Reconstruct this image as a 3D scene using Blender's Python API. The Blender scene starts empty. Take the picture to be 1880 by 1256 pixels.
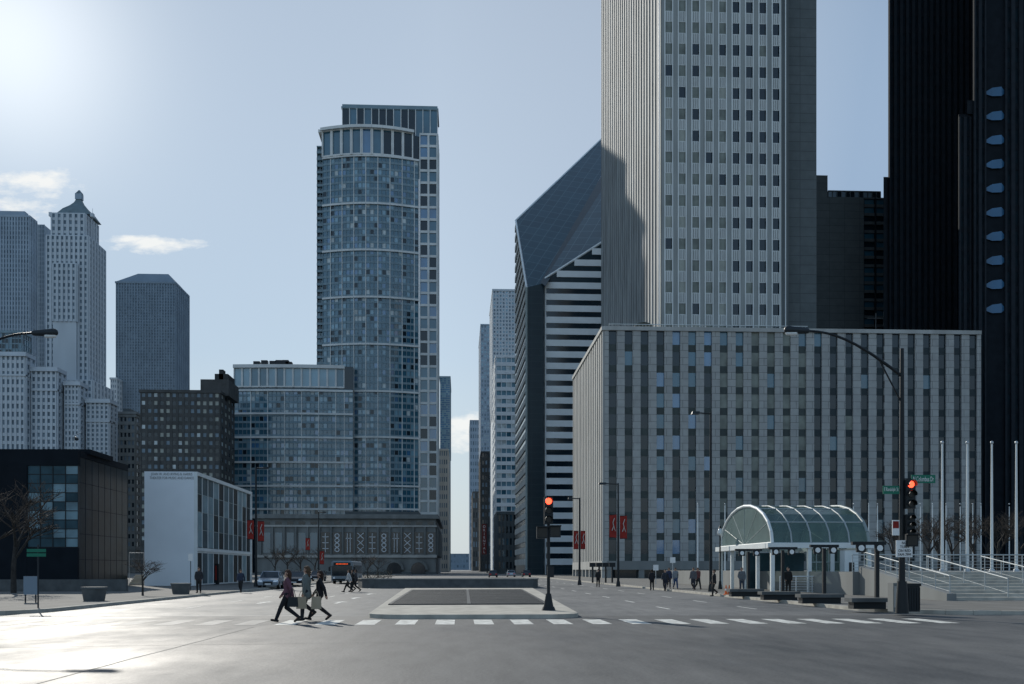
import bpy, math, random
from mathutils import Vector, Matrix
random.seed(7)
R=math.radians
C=bpy.context.scene.collection
TH=R(2.893); ST=math.sin(TH); CT=math.cos(TH); F=1880.0; HY=1045.0; EH=1.74
def ax(px):
    u=(px-940)/F
    return (ST+u*CT)/(CT-u*ST)
def X(px,Y): return Y*ax(px)
def Z(py,Y,px=900):
    u=(px-940)/F
    return EH+(HY-py)/F*Y/(CT-u*ST)
def W(px,py,Y): return Vector((X(px,Y),Y,Z(py,Y,px)))
def G(px,py):
    t=F*EH/(py-HY); u=(px-940)/F
    return Vector((t*(ST+u*CT),t*(CT-u*ST),0))
ORD=['first','second','third','fourth','fifth','sixth','seventh','eighth','ninth','tenth','eleventh','twelfth','thirteenth','fourteenth']
# ------------------------------------------------------------------ materials
def pos_noise(nt,scale,detail=4,rough=.55,vec=None,sc=None):
    g=nt.nodes.new('ShaderNodeNewGeometry'); n=nt.nodes.new('ShaderNodeTexNoise')
    n.inputs['Scale'].default_value=scale; n.inputs['Detail'].default_value=detail; n.inputs['Roughness'].default_value=rough
    if sc:
        m=nt.nodes.new('ShaderNodeVectorMath'); m.operation='MULTIPLY'; m.inputs[1].default_value=sc
        nt.links.new(g.outputs['Position'],m.inputs[0]); nt.links.new(m.outputs[0],n.inputs['Vector'])
    else: nt.links.new(g.outputs['Position'],n.inputs['Vector'])
    return n
def mat(name,col,rough=.7,metal=0,var=.18,scale=.6,bump=0,bscale=8,ior=1.5,spec=.3,streak=False,emit=None,es=1):
    m=bpy.data.materials.new(name); m.use_nodes=True; nt=m.node_tree; b=nt.nodes['Principled BSDF']
    b.inputs['Base Color'].default_value=(*col,1); b.inputs['Roughness'].default_value=rough; b.inputs['Metallic'].default_value=metal
    b.inputs['IOR'].default_value=ior; b.inputs['Specular IOR Level'].default_value=spec
    if var>0:
        n=pos_noise(nt,scale,2,sc=(1,1,.15) if streak else None)
        r=nt.nodes.new('ShaderNodeValToRGB')
        r.color_ramp.elements[0].position=.3; r.color_ramp.elements[1].position=.7
        r.color_ramp.elements[0].color=(*[c*(1-var) for c in col],1); r.color_ramp.elements[1].color=(*[min(1,c*(1+var)) for c in col],1)
        nt.links.new(n.outputs['Fac'],r.inputs['Fac']); nt.links.new(r.outputs['Color'],b.inputs['Base Color'])
    if bump>0:
        n2=pos_noise(nt,bscale); bm=nt.nodes.new('ShaderNodeBump'); bm.inputs['Strength'].default_value=bump; bm.inputs['Distance'].default_value=.02
        nt.links.new(n2.outputs['Fac'],bm.inputs['Height']); nt.links.new(bm.outputs['Normal'],b.inputs['Normal'])
    if emit:
        b.inputs['Emission Color'].default_value=(*emit,1); b.inputs['Emission Strength'].default_value=es
    return m
def brickmat(name,c1,c2,mortar,scale,w,h,msize,vec='xy',rough=.7,offset=.5,rot=0,metal=0,ior=1.5,spec=.3,mulf=.35):
    m=mat(name,c1,rough,metal,0,ior=ior,spec=spec); nt=m.node_tree; b=nt.nodes['Principled BSDF']
    g=nt.nodes.new('ShaderNodeNewGeometry'); s=nt.nodes.new('ShaderNodeSeparateXYZ'); c=nt.nodes.new('ShaderNodeCombineXYZ')
    nt.links.new(g.outputs['Position'],s.inputs[0])
    a={'x':'X','y':'Y','z':'Z'}
    nt.links.new(s.outputs[a[vec[0]]],c.inputs[0]); nt.links.new(s.outputs[a[vec[1]]],c.inputs[1])
    mp=nt.nodes.new('ShaderNodeMapping'); mp.inputs['Rotation'].default_value=(0,0,rot); nt.links.new(c.outputs[0],mp.inputs[0])
    t=nt.nodes.new('ShaderNodeTexBrick'); t.offset=offset
    t.inputs['Scale'].default_value=scale; t.inputs['Color1'].default_value=(*c1,1); t.inputs['Color2'].default_value=(*c2,1); t.inputs['Mortar'].default_value=(*mortar,1)
    t.inputs['Brick Width'].default_value=w; t.inputs['Row Height'].default_value=h; t.inputs['Mortar Size'].default_value=msize
    nt.links.new(mp.outputs[0],t.inputs['Vector'])
    n=pos_noise(nt,.7); mx=nt.nodes.new('ShaderNodeMix'); mx.data_type='RGBA'; mx.blend_type='MULTIPLY'; mx.inputs[0].default_value=mulf
    nt.links.new(t.outputs['Color'],mx.inputs[6]); nt.links.new(n.outputs['Fac'],mx.inputs[7]); nt.links.new(mx.outputs[2],b.inputs['Base Color'])
    return m
def glass(name,col,rough=.08,ior=1.8,var=.2,scale=.12): return mat(name,col,rough,0,var,scale,ior=ior,spec=.5)
M={}
def asphalt(name,c,r0,r1,spec):
    m=mat(name,(c,c,c),.6,0,0,spec=spec); nt=m.node_tree; b=nt.nodes['Principled BSDF']
    n1=pos_noise(nt,.16,6,.65,sc=(1,.45,1)); n2=pos_noise(nt,16,5,.75); n3=pos_noise(nt,1.3,5,.6,sc=(1.4,.3,1))
    r=nt.nodes.new('ShaderNodeValToRGB'); e=r.color_ramp.elements
    e[0].position=.38; e[0].color=(c*.5,c*.54,c*.57,1); e[1].position=.63; e[1].color=(c*1.55,c*1.57,c*1.55,1)
    ma=nt.nodes.new('ShaderNodeMath'); ma.operation='MULTIPLY_ADD'; ma.inputs[1].default_value=.4
    nt.links.new(n2.outputs['Fac'],ma.inputs[0]); mb=nt.nodes.new('ShaderNodeMath'); mb.operation='MULTIPLY'; mb.inputs[1].default_value=.34
    nt.links.new(n1.outputs['Fac'],mb.inputs[0])
    mc=nt.nodes.new('ShaderNodeMath'); mc.operation='MULTIPLY_ADD'; mc.inputs[1].default_value=.26
    nt.links.new(n3.outputs['Fac'],mc.inputs[0]); nt.links.new(mb.outputs[0],mc.inputs[2])
    nt.links.new(mc.outputs[0],ma.inputs[2]); nt.links.new(ma.outputs[0],r.inputs['Fac'])
    nt.links.new(r.outputs['Color'],b.inputs['Base Color'])
    rr=nt.nodes.new('ShaderNodeMapRange'); rr.inputs[1].default_value=.35; rr.inputs[2].default_value=.65; rr.inputs[3].default_value=r0; rr.inputs[4].default_value=r1
    nt.links.new(n1.outputs['Fac'],rr.inputs[0]); nt.links.new(rr.outputs[0],b.inputs['Roughness'])
    bm=nt.nodes.new('ShaderNodeBump'); bm.inputs['Strength'].default_value=.6; bm.inputs['Distance'].default_value=.015
    nt.links.new(n2.outputs['Fac'],bm.inputs['Height']); nt.links.new(bm.outputs['Normal'],b.inputs['Normal'])
    return m
M['asphalt']=asphalt('asphalt',.1,.55,.8,.19)
M['asphalt2']=asphalt('asphalt_street',.135,.58,.78,.18)
M['paint']=mat('road_paint',(.58,.58,.54),.7,0,.4,3,spec=.15)
M['paint_worn']=mat('worn_road_paint',(.24,.24,.23),.7,0,.45,2,spec=.2)
M['pave']=brickmat('paving',(.23,.225,.21),(.2,.195,.18),(.09,.09,.085),1,1.6,1.6,.02,offset=0,rough=.9,spec=.1)
M['conc']=mat('concrete',(.42,.4,.35),.9,0,.2,1.5,.2,spec=.12)
M['conc_d']=mat('dark_concrete',(.1,.108,.11),.85,0,.2,1.5,spec=.15)
M['black']=mat('black_metal',(.01,.014,.017),.5,0,.1)
M['dark']=mat('dark_metal',(.025,.032,.038),.5,.2,.1)
M['grate']=mat('grate_metal',(.06,.066,.07),.65,.2,.2,2,spec=.2)
M['white']=mat('white_paint',(.66,.7,.7),.5,0,.06)
M['rail']=mat('rail_paint',(.36,.4,.41),.5,0,.06)
M['greyfr']=mat('grey_frame',(.26,.31,.31),.5,0,.06)
M['white_wall']=mat('white_panel',(.74,.78,.81),.6,0,.05,.3)
M['band']=mat('white_band',(.74,.79,.81),.6,0,.05,.3)
M['steel']=mat('pole_steel',(.42,.45,.47),.4,.5,.1)
M['stone_l']=mat('pale_stone',(.44,.43,.4),.85,0,.15,.3,streak=True)
M['stone_m']=mat('grey_stone',(.2,.21,.205),.85,0,.2,.3,streak=True)
M['stone_d']=mat('dark_stone',(.1,.115,.12),.85,0,.2,.3,streak=True)  # darker grey stone, its own colour
M['stone_h']=mat('hazy_stone',(.5,.55,.59),.9,0,.1,.1,streak=True)  # aerial haze put into base colour, here and in the other hazy materials
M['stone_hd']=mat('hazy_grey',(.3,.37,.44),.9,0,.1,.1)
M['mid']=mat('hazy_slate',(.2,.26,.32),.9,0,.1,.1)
M['brown']=mat('brown_brick',(.085,.088,.087),.9,0,.2,.3)
M['brown_d']=mat('dark_brown_brick',(.05,.055,.056),.9,0,.2,.3)
M['her_f']=mat('teal_grey_frame',(.2,.285,.33),.6,0,.12,.2)
M['her_l']=mat('cream_precast',(.64,.66,.65),.8,0,.1,.2)
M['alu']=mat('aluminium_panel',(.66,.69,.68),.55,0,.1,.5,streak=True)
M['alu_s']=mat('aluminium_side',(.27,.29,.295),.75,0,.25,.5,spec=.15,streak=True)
M['lime']=mat('limestone_panel',(.37,.375,.36),.8,0,.14,.5,spec=.15,streak=True)
M['pier']=mat('tower_pier',(.3,.32,.315),.8,0,.14,.5,streak=True)
M['lime_b']=brickmat('block_limestone',(.44,.45,.435),(.39,.395,.385),(.16,.16,.155),1,3,1.3,.04,'xz',.85)
M['span']=mat('block_spandrel',(.02,.034,.04),.5,0,.15,.5)
M['span2']=mat('block_spandrel_beige',(.06,.075,.073),.7,0,.15,.5)
M['bl']=mat('black_tower_metal',(.012,.016,.021),.8,.0,.15,spec=.05)
M['bl2']=mat('black_tower_rib',(.023,.029,.036),.8,.0,.15,spec=.05)
M['g_mat']=mat('dim_dark_glass',(.006,.014,.02),.35,.0,.4,.5,spec=.05)
M['g_dim']=mat('dim_teal_glass',(.035,.075,.095),.35,.0,.35,.5,spec=.1)
M['dkpan']=brickmat('dark_panel_wall',(.13,.15,.155),(.115,.135,.14),(.07,.08,.085),1,4,1.9,.05,'xz',.8,0)
M['g_dark']=glass('dark_glass',(.006,.018,.028),.1,1.55)
M['g_teal']=glass('teal_glass',(.035,.12,.175),.08,1.8)
M['g_blue']=glass('blue_glass',(.05,.16,.3),.08,2.0)
M['g_bay']=glass('bay_blue_glass',(.035,.12,.23),.25,1.45)  # reflected blue of the bays put into their base colour
M['g_sky']=glass('pale_blue_glass',(.17,.31,.39),.1,1.8)
M['g_blind']=mat('window_blind',(.36,.38,.34),.5,0,.15,.5)
M['g_beige']=mat('beige_blind_and_reflection',(.19,.21,.185),.3,0,.3,.4)  # beige diffuse panes: tower blinds, and painted reflections in the low block
M['g_haze']=mat('hazy_window',(.17,.23,.28),.4,0,.2,.2)  # haze over distant panes put into the colour
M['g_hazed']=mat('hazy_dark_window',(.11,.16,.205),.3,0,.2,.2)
M['g_bright']=mat('bright_window',(.5,.56,.57),.3,0,.3,.4)
M['red']=mat('banner_red',(.24,.022,.016),.8,0,.15,2)
M['green']=mat('sign_green',(.01,.16,.1),.5,0,.05)
M['sign_w']=mat('sign_white',(.72,.73,.72),.5,0,.04)
M['sign_k']=mat('sign_black',(.02,.02,.02),.5,0,0)
M['lamp_red']=mat('red_signal',(.8,.03,.01),.4,0,0,emit=(1,.07,.03),es=4)
M['lens_off']=mat('unlit_lens',(.02,.02,.018),.3,0,0)
M['lamp_w']=mat('floodlight_lens',(.75,.78,.78),.3,0,0)
M['bark']=mat('bark',(.04,.037,.034),.9,0,.3,4)
M['twig']=mat('twigs',(.05,.042,.036),.9,0,.3,4)
M['skin']=mat('skin',(.42,.25,.18),.6,0,.05)
M['tan']=mat('tan_bag',(.35,.3,.22),.8,0,.1)
M['shrub']=mat('shrub_leaf',(.05,.06,.04),.9,0,.3,4)
M['roofg']=mat('roof_copper',(.15,.2,.22),.7,0,.15,.3)
def tglass(name,col,fac):
    m=bpy.data.materials.new(name); m.use_nodes=True; nt=m.node_tree; o=nt.nodes['Material Output']; b=nt.nodes['Principled BSDF']
    b.inputs['Base Color'].default_value=(*col,1); b.inputs['Roughness'].default_value=.12
    t=nt.nodes.new('ShaderNodeBsdfTransparent'); t.inputs[0].default_value=(.6,.72,.69,1)
    n=pos_noise(nt,.8); mr=nt.nodes.new('ShaderNodeMapRange'); mr.inputs[3].default_value=fac-.15; mr.inputs[4].default_value=fac+.15
    nt.links.new(n.outputs['Fac'],mr.inputs[0])
    mx=nt.nodes.new('ShaderNodeMixShader'); nt.links.new(mr.outputs[0],mx.inputs[0]); nt.links.new(t.outputs[0],mx.inputs[1]); nt.links.new(b.outputs[0],mx.inputs[2]); nt.links.new(mx.outputs[0],o.inputs['Surface'])
    return m
M['vault']=tglass('vault_glass',(.09,.15,.14),.6)
M['cleargl']=tglass('clear_glass',(.12,.17,.165),.25)
M['frost']=tglass('frosted_gable',(.22,.29,.28),.7)
# ------------------------------------------------------------------ mesh builder
def wloc(o):
    v=Vector((0,0,0))
    while o: v=v+o.location; o=o.parent
    return v
class MB:
    def __init__(s): s.v=[];s.f=[];s.m=[];s.ms=[];s.sm=[]
    def mi(s,m):
        m=M[m] if isinstance(m,str) else m
        if m not in s.ms: s.ms.append(m)
        return s.ms.index(m)
    def add(s,vs,fs,m,smooth=False):
        b=len(s.v); s.v+= [tuple(v) for v in vs]; k=s.mi(m)
        for f in fs: s.f.append(tuple(b+i for i in f)); s.m.append(k); s.sm.append(smooth)
    def hexa(s,p,m): s.add(p,[(0,3,2,1),(4,5,6,7),(0,1,5,4),(1,2,6,5),(2,3,7,6),(3,0,4,7)],m)
    def box(s,x0,x1,y0,y1,z0,z1,m): s.hexa([(x0,y0,z0),(x1,y0,z0),(x1,y1,z0),(x0,y1,z0),(x0,y0,z1),(x1,y0,z1),(x1,y1,z1),(x0,y1,z1)],m)
    def fbox(s,A,d,s0,s1,z0,z1,o0,o1,m):
        n=(d[1],-d[0]); P=lambda a,o,z:(A[0]+d[0]*a+n[0]*o,A[1]+d[1]*a+n[1]*o,z)
        s.hexa([P(s0,o1,z0),P(s1,o1,z0),P(s1,o0,z0),P(s0,o0,z0),P(s0,o1,z1),P(s1,o1,z1),P(s1,o0,z1),P(s0,o0,z1)],m)
    def prism(s,poly,z0,z1,m,top=True):
        n=len(poly); zz=z1 if hasattr(z1,'__len__') else [z1]*n
        vs=[(x,y,z0) for x,y in poly]+[(p[0],p[1],z) for p,z in zip(poly,zz)]
        fs=[(i,(i+1)%n,n+(i+1)%n,n+i) for i in range(n)]+[tuple(range(n-1,-1,-1))]
        if top: fs.append(tuple(range(n,2*n)))
        s.add(vs,fs,m)
    def tube(s,p,q,r1,r2,n,m,caps=True,smooth=True):
        p=Vector(p);q=Vector(q); d=(q-p)
        if d.length<1e-6: return
        d.normalize(); a=d.orthogonal().normalized(); b=d.cross(a)
        vs=[]
        for c,r in ((p,r1),(q,r2)):
            for i in range(n):
                t=2*math.pi*i/n; vs.append(c+a*math.cos(t)*r+b*math.sin(t)*r)
        s.add(vs,[(i,(i+1)%n,n+(i+1)%n,n+i) for i in range(n)],m,smooth)
        if caps: s.add(vs,[tuple(range(n-1,-1,-1)),tuple(range(n,2*n))],m)
    def path(s,pts,r,n,m):
        for i in range(len(pts)-1):
            ra=r[i] if hasattr(r,'__len__') else r; rb=r[i+1] if hasattr(r,'__len__') else r
            s.tube(pts[i],pts[i+1],ra,rb,n,m)
    def capsule(s,p,q,r1,r2,m,n=10):
        p=Vector(p);q=Vector(q); d=q-p
        if d.length<1e-5: d=Vector((0,0,1e-3)); q=p+d
        d.normalize(); a=d.orthogonal().normalized(); b=d.cross(a)
        rings=[(p-d*r1*.87,r1*.5),(p-d*r1*.5,r1*.87),(p,r1),(q,r2),(q+d*r2*.5,r2*.87),(q+d*r2*.87,r2*.5)]
        vs=[p-d*r1]
        for c,r in rings:
            for i in range(n):
                t=2*math.pi*i/n; vs.append(c+a*math.cos(t)*r+b*math.sin(t)*r)
        vs.append(q+d*r2); fs=[(0,1+(i+1)%n,1+i) for i in range(n)]
        for k in range(5):
            for i in range(n): fs.append((1+k*n+i,1+k*n+(i+1)%n,1+(k+1)*n+(i+1)%n,1+(k+1)*n+i))
        L=len(vs)-1; fs+=[(1+5*n+i,1+5*n+(i+1)%n,L) for i in range(n)]
        s.add(vs,fs,m,True)
    def mesh(s,name,off=(0,0,0)):
        me=bpy.data.meshes.new(name); o=Vector(off)
        me.from_pydata([tuple(Vector(v)-o) for v in s.v],[],s.f)
        for m in s.ms: me.materials.append(m)
        me.polygons.foreach_set('material_index',s.m); me.polygons.foreach_set('use_smooth',s.sm); me.update()
        return me
    def build(s,name,parent=None,loc=None,local=False):
        if parent and not local: off=wloc(parent)
        else: off=Vector(loc) if loc else Vector((0,0,0))
        if local: off=Vector((0,0,0))
        o=bpy.data.objects.new(name,s.mesh(name,off)); C.objects.link(o)
        if parent: o.parent=parent
        elif loc: o.location=loc
        return o
def tag(o,label,cat,group=None,kind=None):
    o['label']=label
    if cat: o['category']=cat
    if group: o['group']=group
    if kind: o['kind']=kind
    return o
def thing(name,loc,label,cat,group=None,rz=0):
    o=bpy.data.objects.new(name,None); C.objects.link(o); o.location=loc; o.rotation_euler=(0,0,rz); o.empty_display_size=.5
    return tag(o,label,cat,group)
def struct(o,label,cat): return tag(o,label,cat,kind='structure')
def textm(body,w,h,m,name,parent,loc,rz=0,local=False,spacing=1.0):
    cu=bpy.data.curves.new('t','FONT'); cu.body=body; cu.align_x='CENTER'; cu.align_y='CENTER'; cu.space_line=spacing; cu.resolution_u=3; cu.extrude=.004
    t=bpy.data.objects.new('t',cu); C.objects.link(t); bpy.context.view_layer.update()
    me=bpy.data.meshes.new_from_object(t.evaluated_get(bpy.context.evaluated_depsgraph_get())); bpy.data.objects.remove(t)
    xs=[v.co.x for v in me.vertices]; ys=[v.co.y for v in me.vertices]
    cx=(min(xs)+max(xs))/2; cy=(min(ys)+max(ys))/2; sx=w/(max(xs)-min(xs)); sy=h/(max(ys)-min(ys))
    for v in me.vertices: v.co=Vector(((v.co.x-cx)*sx,(v.co.y-cy)*sy,v.co.z))
    me.materials.clear(); me.materials.append(M[m])
    o=bpy.data.objects.new(name,me); C.objects.link(o); o.rotation_euler=(math.pi/2,0,rz)
    if parent: o.parent=parent; o.location=Vector(loc)-(Vector((0,0,0)) if local else wloc(parent))
    else: o.location=loc
    return o
PM={}
class Bld:
    def __init__(s,name,loc,label,group=None,cat='building',maxw=100):
        s.root=thing(name,loc,label,cat,group); s.wall=MB(); s.panes=[]; s.maxw=maxw
    def facade(s,A,B,z0,z1,cols,rows,pw=.4,sh=.4,pd=.35,sd=.2,mp='stone_m',ms=None,gl=('g_dark',),skip=None,edge=True,po=.05,mscol=None):
        ms=ms or mp; A=Vector(A[:2]);B=Vector(B[:2]); L=(B-A).length; d=(B-A)/L; cw=L/cols; rh=(z1-z0)/rows
        if pw>0:
            for i in range(cols+1):
                if not edge and i==cols: continue
                a=max(-.02,i*cw-pw*cw/2); b=min(L+.02,i*cw+pw*cw/2)
                s.wall.fbox(A,d,a,b,z0,z1,-.1,pd,mp)
        if sh>0:
            for j in range(rows):
                if mscol:
                    for i in range(cols): s.wall.fbox(A,d,i*cw,(i+1)*cw,z0+j*rh,z0+j*rh+sh*rh,-.1,sd,mscol(i))
                else: s.wall.fbox(A,d,0,L,z0+j*rh,z0+j*rh+sh*rh,-.1,sd,ms)
            s.wall.fbox(A,d,0,L,z1-.02*rh,z1+.15*rh,-.1,sd,ms)
        n=Vector((d.y,-d.x))
        for i in range(cols):
            for j in range(rows):
                if skip and skip(i,j): continue
                g=gl(i,j) if callable(gl) else random.choice(gl)
                c=A+d*(i+.5)*cw+n*po; zc=z0+(j+sh)*rh+(1-sh)*rh/2
                s.panes.append((c.x,c.y,zc,d.x,d.y,round(cw*(1-pw)+.04,3),round(rh*(1-sh)+.03,3),g))
    def finish(s):
        s.wall.build('wall',s.root)
        L=wloc(s.root)
        def score(p):
            t=p[1]; vis=0 if (ax(0)<p[0]/t<ax(1880) and Z(0,t)>p[2]) else 1
            return (vis,-p[5]*p[6]*abs(p[3]*p[1]-p[4]*p[0])/(t*t*t))
        ps=sorted(s.panes,key=score); rest=MB()
        for k,p in enumerate(ps):
            x,y,z,dx,dy,w,h,g=p
            if k<s.maxw:
                key=(w,h,g)
                if key not in PM:
                    mb=MB(); mb.box(-w/2,w/2,0,.03,-h/2,h/2,g); PM[key]=mb.mesh('window')
                o=bpy.data.objects.new('window',PM[key]); C.objects.link(o); o.parent=s.root; o.location=Vector((x,y,z))-L; o.rotation_euler=(0,0,math.atan2(dy,dx))
            else:
                a=(x-dx*w/2,y-dy*w/2); b=(x+dx*w/2,y+dy*w/2)
                rest.add([(a[0],a[1],z-h/2),(b[0],b[1],z-h/2),(b[0],b[1],z+h/2),(a[0],a[1],z+h/2)],[(0,1,2,3)],g)
        if rest.f:
            o=rest.build('window',s.root); o['kind']='stuff'
        return s.root
def gpick(*ws):
    pool=[]
    for n,k in ws: pool+=[n]*k
    return lambda i,j: random.choice(pool)
# ------------------------------------------------------------------ setting
b=MB(); b.box(-5000,5000,-300,9000,-1,-.02,'conc_d'); struct(b.build('ground'),'flat dark ground of the city beneath the streets','ground')
b=MB(); b.add([(-300,-60,0),(300,-60,0),(300,38,0),(-300,38,0)],[(0,1,2,3)],'asphalt')
struct(b.build('crossing_road'),'wide worn asphalt junction in the foreground','road')
b=MB(); b.add([(-16.9,38,0),(16.9,38,0),(16.9,2500,0),(-16.9,2500,0)],[(0,1,2,3)],'asphalt2')
struct(b.build('road'),'asphalt street running away between the buildings','road')
def corner(xc,sgn,r=5,y0=38):
    pts=[]
    for k in range(9):
        t=R(90*k/8); pts.append((sgn*(xc+r-r*math.cos(t)), y0+r-r*math.sin(t)))
    return pts
for sgn,lab in ((-1,'left'),(1,'right')):
    arc=corner(16.6,sgn)
    poly=[(sgn*16.6,2000)]+arc+[(sgn*300,38),(sgn*300,2000)]
    if sgn>0: poly=poly[::-1]
    poly=poly[::-1]
    b=MB(); b.prism(poly,-.3,.14,'pave'); struct(b.build('pavement'),f'pale paved footway on the {lab} side of the street','pavement')
    b=MB(); edge=[(sgn*16.6,600)]+arc+[(sgn*200,38)]
    for i in range(len(edge)-1):
        p=Vector(edge[i]);q=Vector(edge[i+1]); d=(q-p).normalized()
        n=Vector((d.y,-d.x))
        if sgn<0: n=-n
        o=.06; w=.2
        P=[p-n*w,q-n*w,q+n*o,p+n*o]
        b.hexa([(v.x,v.y,-.05) for v in P]+[(v.x,v.y,.146) for v in P],'conc')
    struct(b.build('kerb'),f'concrete kerb edging the {lab} footway','kerb')
# markings
b=MB(); zt=.004
x=-15.8
while x<16.3:
    b.add([(x,32.2,zt),(x+.62,32.2,zt),(x+.62,35.2,zt),(x,35.2,zt)],[(0,1,2,3)],'paint' if x>-6.5 else 'paint_worn')
    x+=1.25
struct(b.build('crosswalk_marking'),'white bar crosswalk painted across the street','road marking')
b=MB()
for xx in (9,12.8,-8.2,-12.2):
    y=44 if xx>0 else 46
    while y<230: b.add([(xx,y,zt),(xx+.14,y,zt),(xx+.14,y+3,zt),(xx,y+3,zt)],[(0,1,2,3)],'paint'); y+=9
for y in (52,60,70):
    for xx in (-6.3,-10.2): b.add([(xx-.1,y,zt),(xx+.1,y,zt),(xx+.1,y+2.2,zt),(xx+.5,y+2.2,zt),(xx,y+3.4,zt),(xx-.5,y+2.2,zt),(xx-.1,y+2.2,zt)],[(0,1,2,3,4,5,6)],'paint')
b.add([(-16.4,38.4,zt),(-4.6,38.4,zt),(-4.6,38.9,zt),(-16.4,38.9,zt)],[(0,1,2,3)],'paint_worn')
struct(b.build('lane_marking'),'dashed white lane lines and arrows on the street','road marking')
b=MB()
rs=random.Random(5)
def wander(p,q,n,amp,w):
    p=Vector(p);q=Vector(q); d=(q-p).normalized(); nn=Vector((d.y,-d.x)); pts=[p+(q-p)*k/n+nn*rs.uniform(-amp,amp) for k in range(n+1)]
    for i in range(n):
        a,c=pts[i],pts[i+1]; b.add([(a.x,a.y,zt),(a.x+nn.x*w,a.y+nn.y*w,zt),(c.x+nn.x*w,c.y+nn.y*w,zt),(c.x,c.y,zt)],[(0,1,2,3)],'conc_d')
wander((-6.5,12),(-6.2,31),14,.02,.03); wander((-16,22.5),(-1,24.5),16,.05,.025)
struct(b.build('tar_seam'),'thin tar seams wandering over the junction','road marking')
# median
gp=[G(716,1117),G(1004,1116),G(957,1086.5),G(757,1087.5)]
b=MB()
def rnd_corner(c,r,a0,a1,n=8): return [(c[0]+r*math.cos(R(a0+(a1-a0)*k/n)),c[1]+r*math.sin(R(a0+(a1-a0)*k/n))) for k in range(n+1)]
pts=[(6.1,86),(-4.6,86)]+rnd_corner((-1.9,37.3),1.4,175,270)+rnd_corner((2.9,37.3),1.4,270,365)
b.prism(pts,-.1,.15,'conc')
struct(b.build('median'),'raised pale concrete traffic island in the middle of the street','traffic island')
gr=thing('street_grate',(0,60,.15),'long dark ribbed steel ventilation grate set in the traffic island','grate')
def gq(u,v):
    a=gp[0]+(gp[1]-gp[0])*u; c=gp[3]+(gp[2]-gp[3])*u; return a+(c-a)*v
b=MB()
def strip(p,q,w,z0,z1,m):
    p=Vector(p[:2]);q=Vector(q[:2]); d=(q-p).normalized(); b.fbox(p,d,0,(q-p).length,z0,z1,-w/2,w/2,m)
for (a,c) in ((gq(0,0),gq(1,0)),(gq(0,1),gq(1,1)),(gq(0,0),gq(0,1)),(gq(1,0),gq(1,1)),(gq(.5,0),gq(.5,1))): strip(a,c,.16,.15,.2,'dark')
b.build('frame',gr)
b=MB(); b.add([(v.x,v.y,.155) for v in gp],[(0,1,2,3)],'black')
for k in range(1,96): strip(gq(0,k/96),gq(1,k/96),.16,.156,.19,'grate')
for k in range(1,5): strip(gq(0,k/5),gq(1,k/5),.3,.156,.197,'grate')
b.build('bars',gr)
wl=thing('barrier_wall',(-1,93,0),'low curved concrete barrier wall across the street behind the traffic island','wall')
b=MB()
wp=[(-9.6,97),(-9.0,94.6),(-7.5,93.2),(-5,93),(6.6,93),(7.1,93.6),(7.1,110)]
for i in range(len(wp)-1):
    p=Vector(wp[i]);q=Vector(wp[i+1]); b.fbox(p,(q-p).normalized(),0,(q-p).length+.02,0,.8,-.35,0,'conc_d')
b.build('wall',wl); b=MB()
for i in range(len(wp)-1):
    p=Vector(wp[i]);q=Vector(wp[i+1]); b.fbox(p,(q-p).normalized(),-.02,(q-p).length+.05,.8,.9,-.42,.07,'stone_m')
b.build('coping',wl)
# ------------------------------------------------------------------ buildings right
Y=185; xa=X(1110,Y); xb=X(1800,Y); zt_=Z(602,Y,1300); zb=Z(1030,Y,1300); Yb=xa/ax(1055)
B=Bld('office_block',(xa,Y,0),'long low limestone office block of vertical stripes behind the glass vaulted station entrance')
B.wall.prism([(xa+1,Y+1),(xb,Y+1),(xb,Yb),(xa+1,Yb)],0,zt_-.5,'g_mat')
B.wall.box(xa+1,xb,Y+.3,Y+1.1,zb,zt_,'span')
def g(i,j):
    r=random.random()
    if 7<=i<=12: return 'g_beige' if r<.8 else ('g_blind' if r<.84 else 'g_teal')  # reflections of beige buildings put into pane colour in these columns
    if 3<=i<=6: return 'g_blue' if r<.4 else ('g_teal' if r<.6 else 'g_dark')  # blue reflections put into pane colour here
    return 'g_dark' if r<.95 else ('g_teal' if r<.98 else 'g_beige')
B.facade((xa,Y+.3),(xb,Y+.3),zb,zt_-.6,24,11,.5,.34,.5,.08,'lime_b','span',g,mscol=lambda i:'span2' if 0<=i<=12 else 'span')
B.wall.box(xa,xb,Y-.45,Y+1,zt_-.7,zt_,'lime')
B.wall.box(xa+.5,xb,Y-.5,Y+1,zb-1.6,zb-.01,'stone_m')
for k in range(13):
    xx=xa+.5+k*(xb-xa-1.5)/12; B.wall.box(xx,xx+1,Y-.4,Y+.9,0,zb-1.6,'stone_m')
B.wall.box(xa+2,xb-1,Y+.92,Y+1.2,0,zb-1.6,'g_dark')
B.facade((xa+.3,Yb),(xa+.3,Y),zb,zt_-.6,18,11,.5,.36,.7,.15,'lime','span',('g_dark','g_teal'))
B.wall.box(xa-.6,xa+1,Y-.44,Yb,zt_-.72,zt_-.01,'lime')
for k in range(9):
    yy=Y+k*(Yb-Y-1)/8; B.wall.box(xa-.5,xa+1,yy,yy+1,0,zb-1.6,'lime')
B.wall.box(xa-.5,xa+1,Y-.3,Yb,zb-1.6,zb,'lime')
B.finish()
b=MB()
for k in range(60):
    xx=xa+1+k*.62; b.box(xx,xx+.06,Y+1.5,Y+1.6,zt_-.5,zt_+.8,'greyfr')
b.box(xa+1,xa+38,Y+1.45,Y+1.65,zt_+.8,zt_+.9,'white'); b.build('roof_rail',B.root)
rx=X(1178,Y+8); b=MB()
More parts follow.
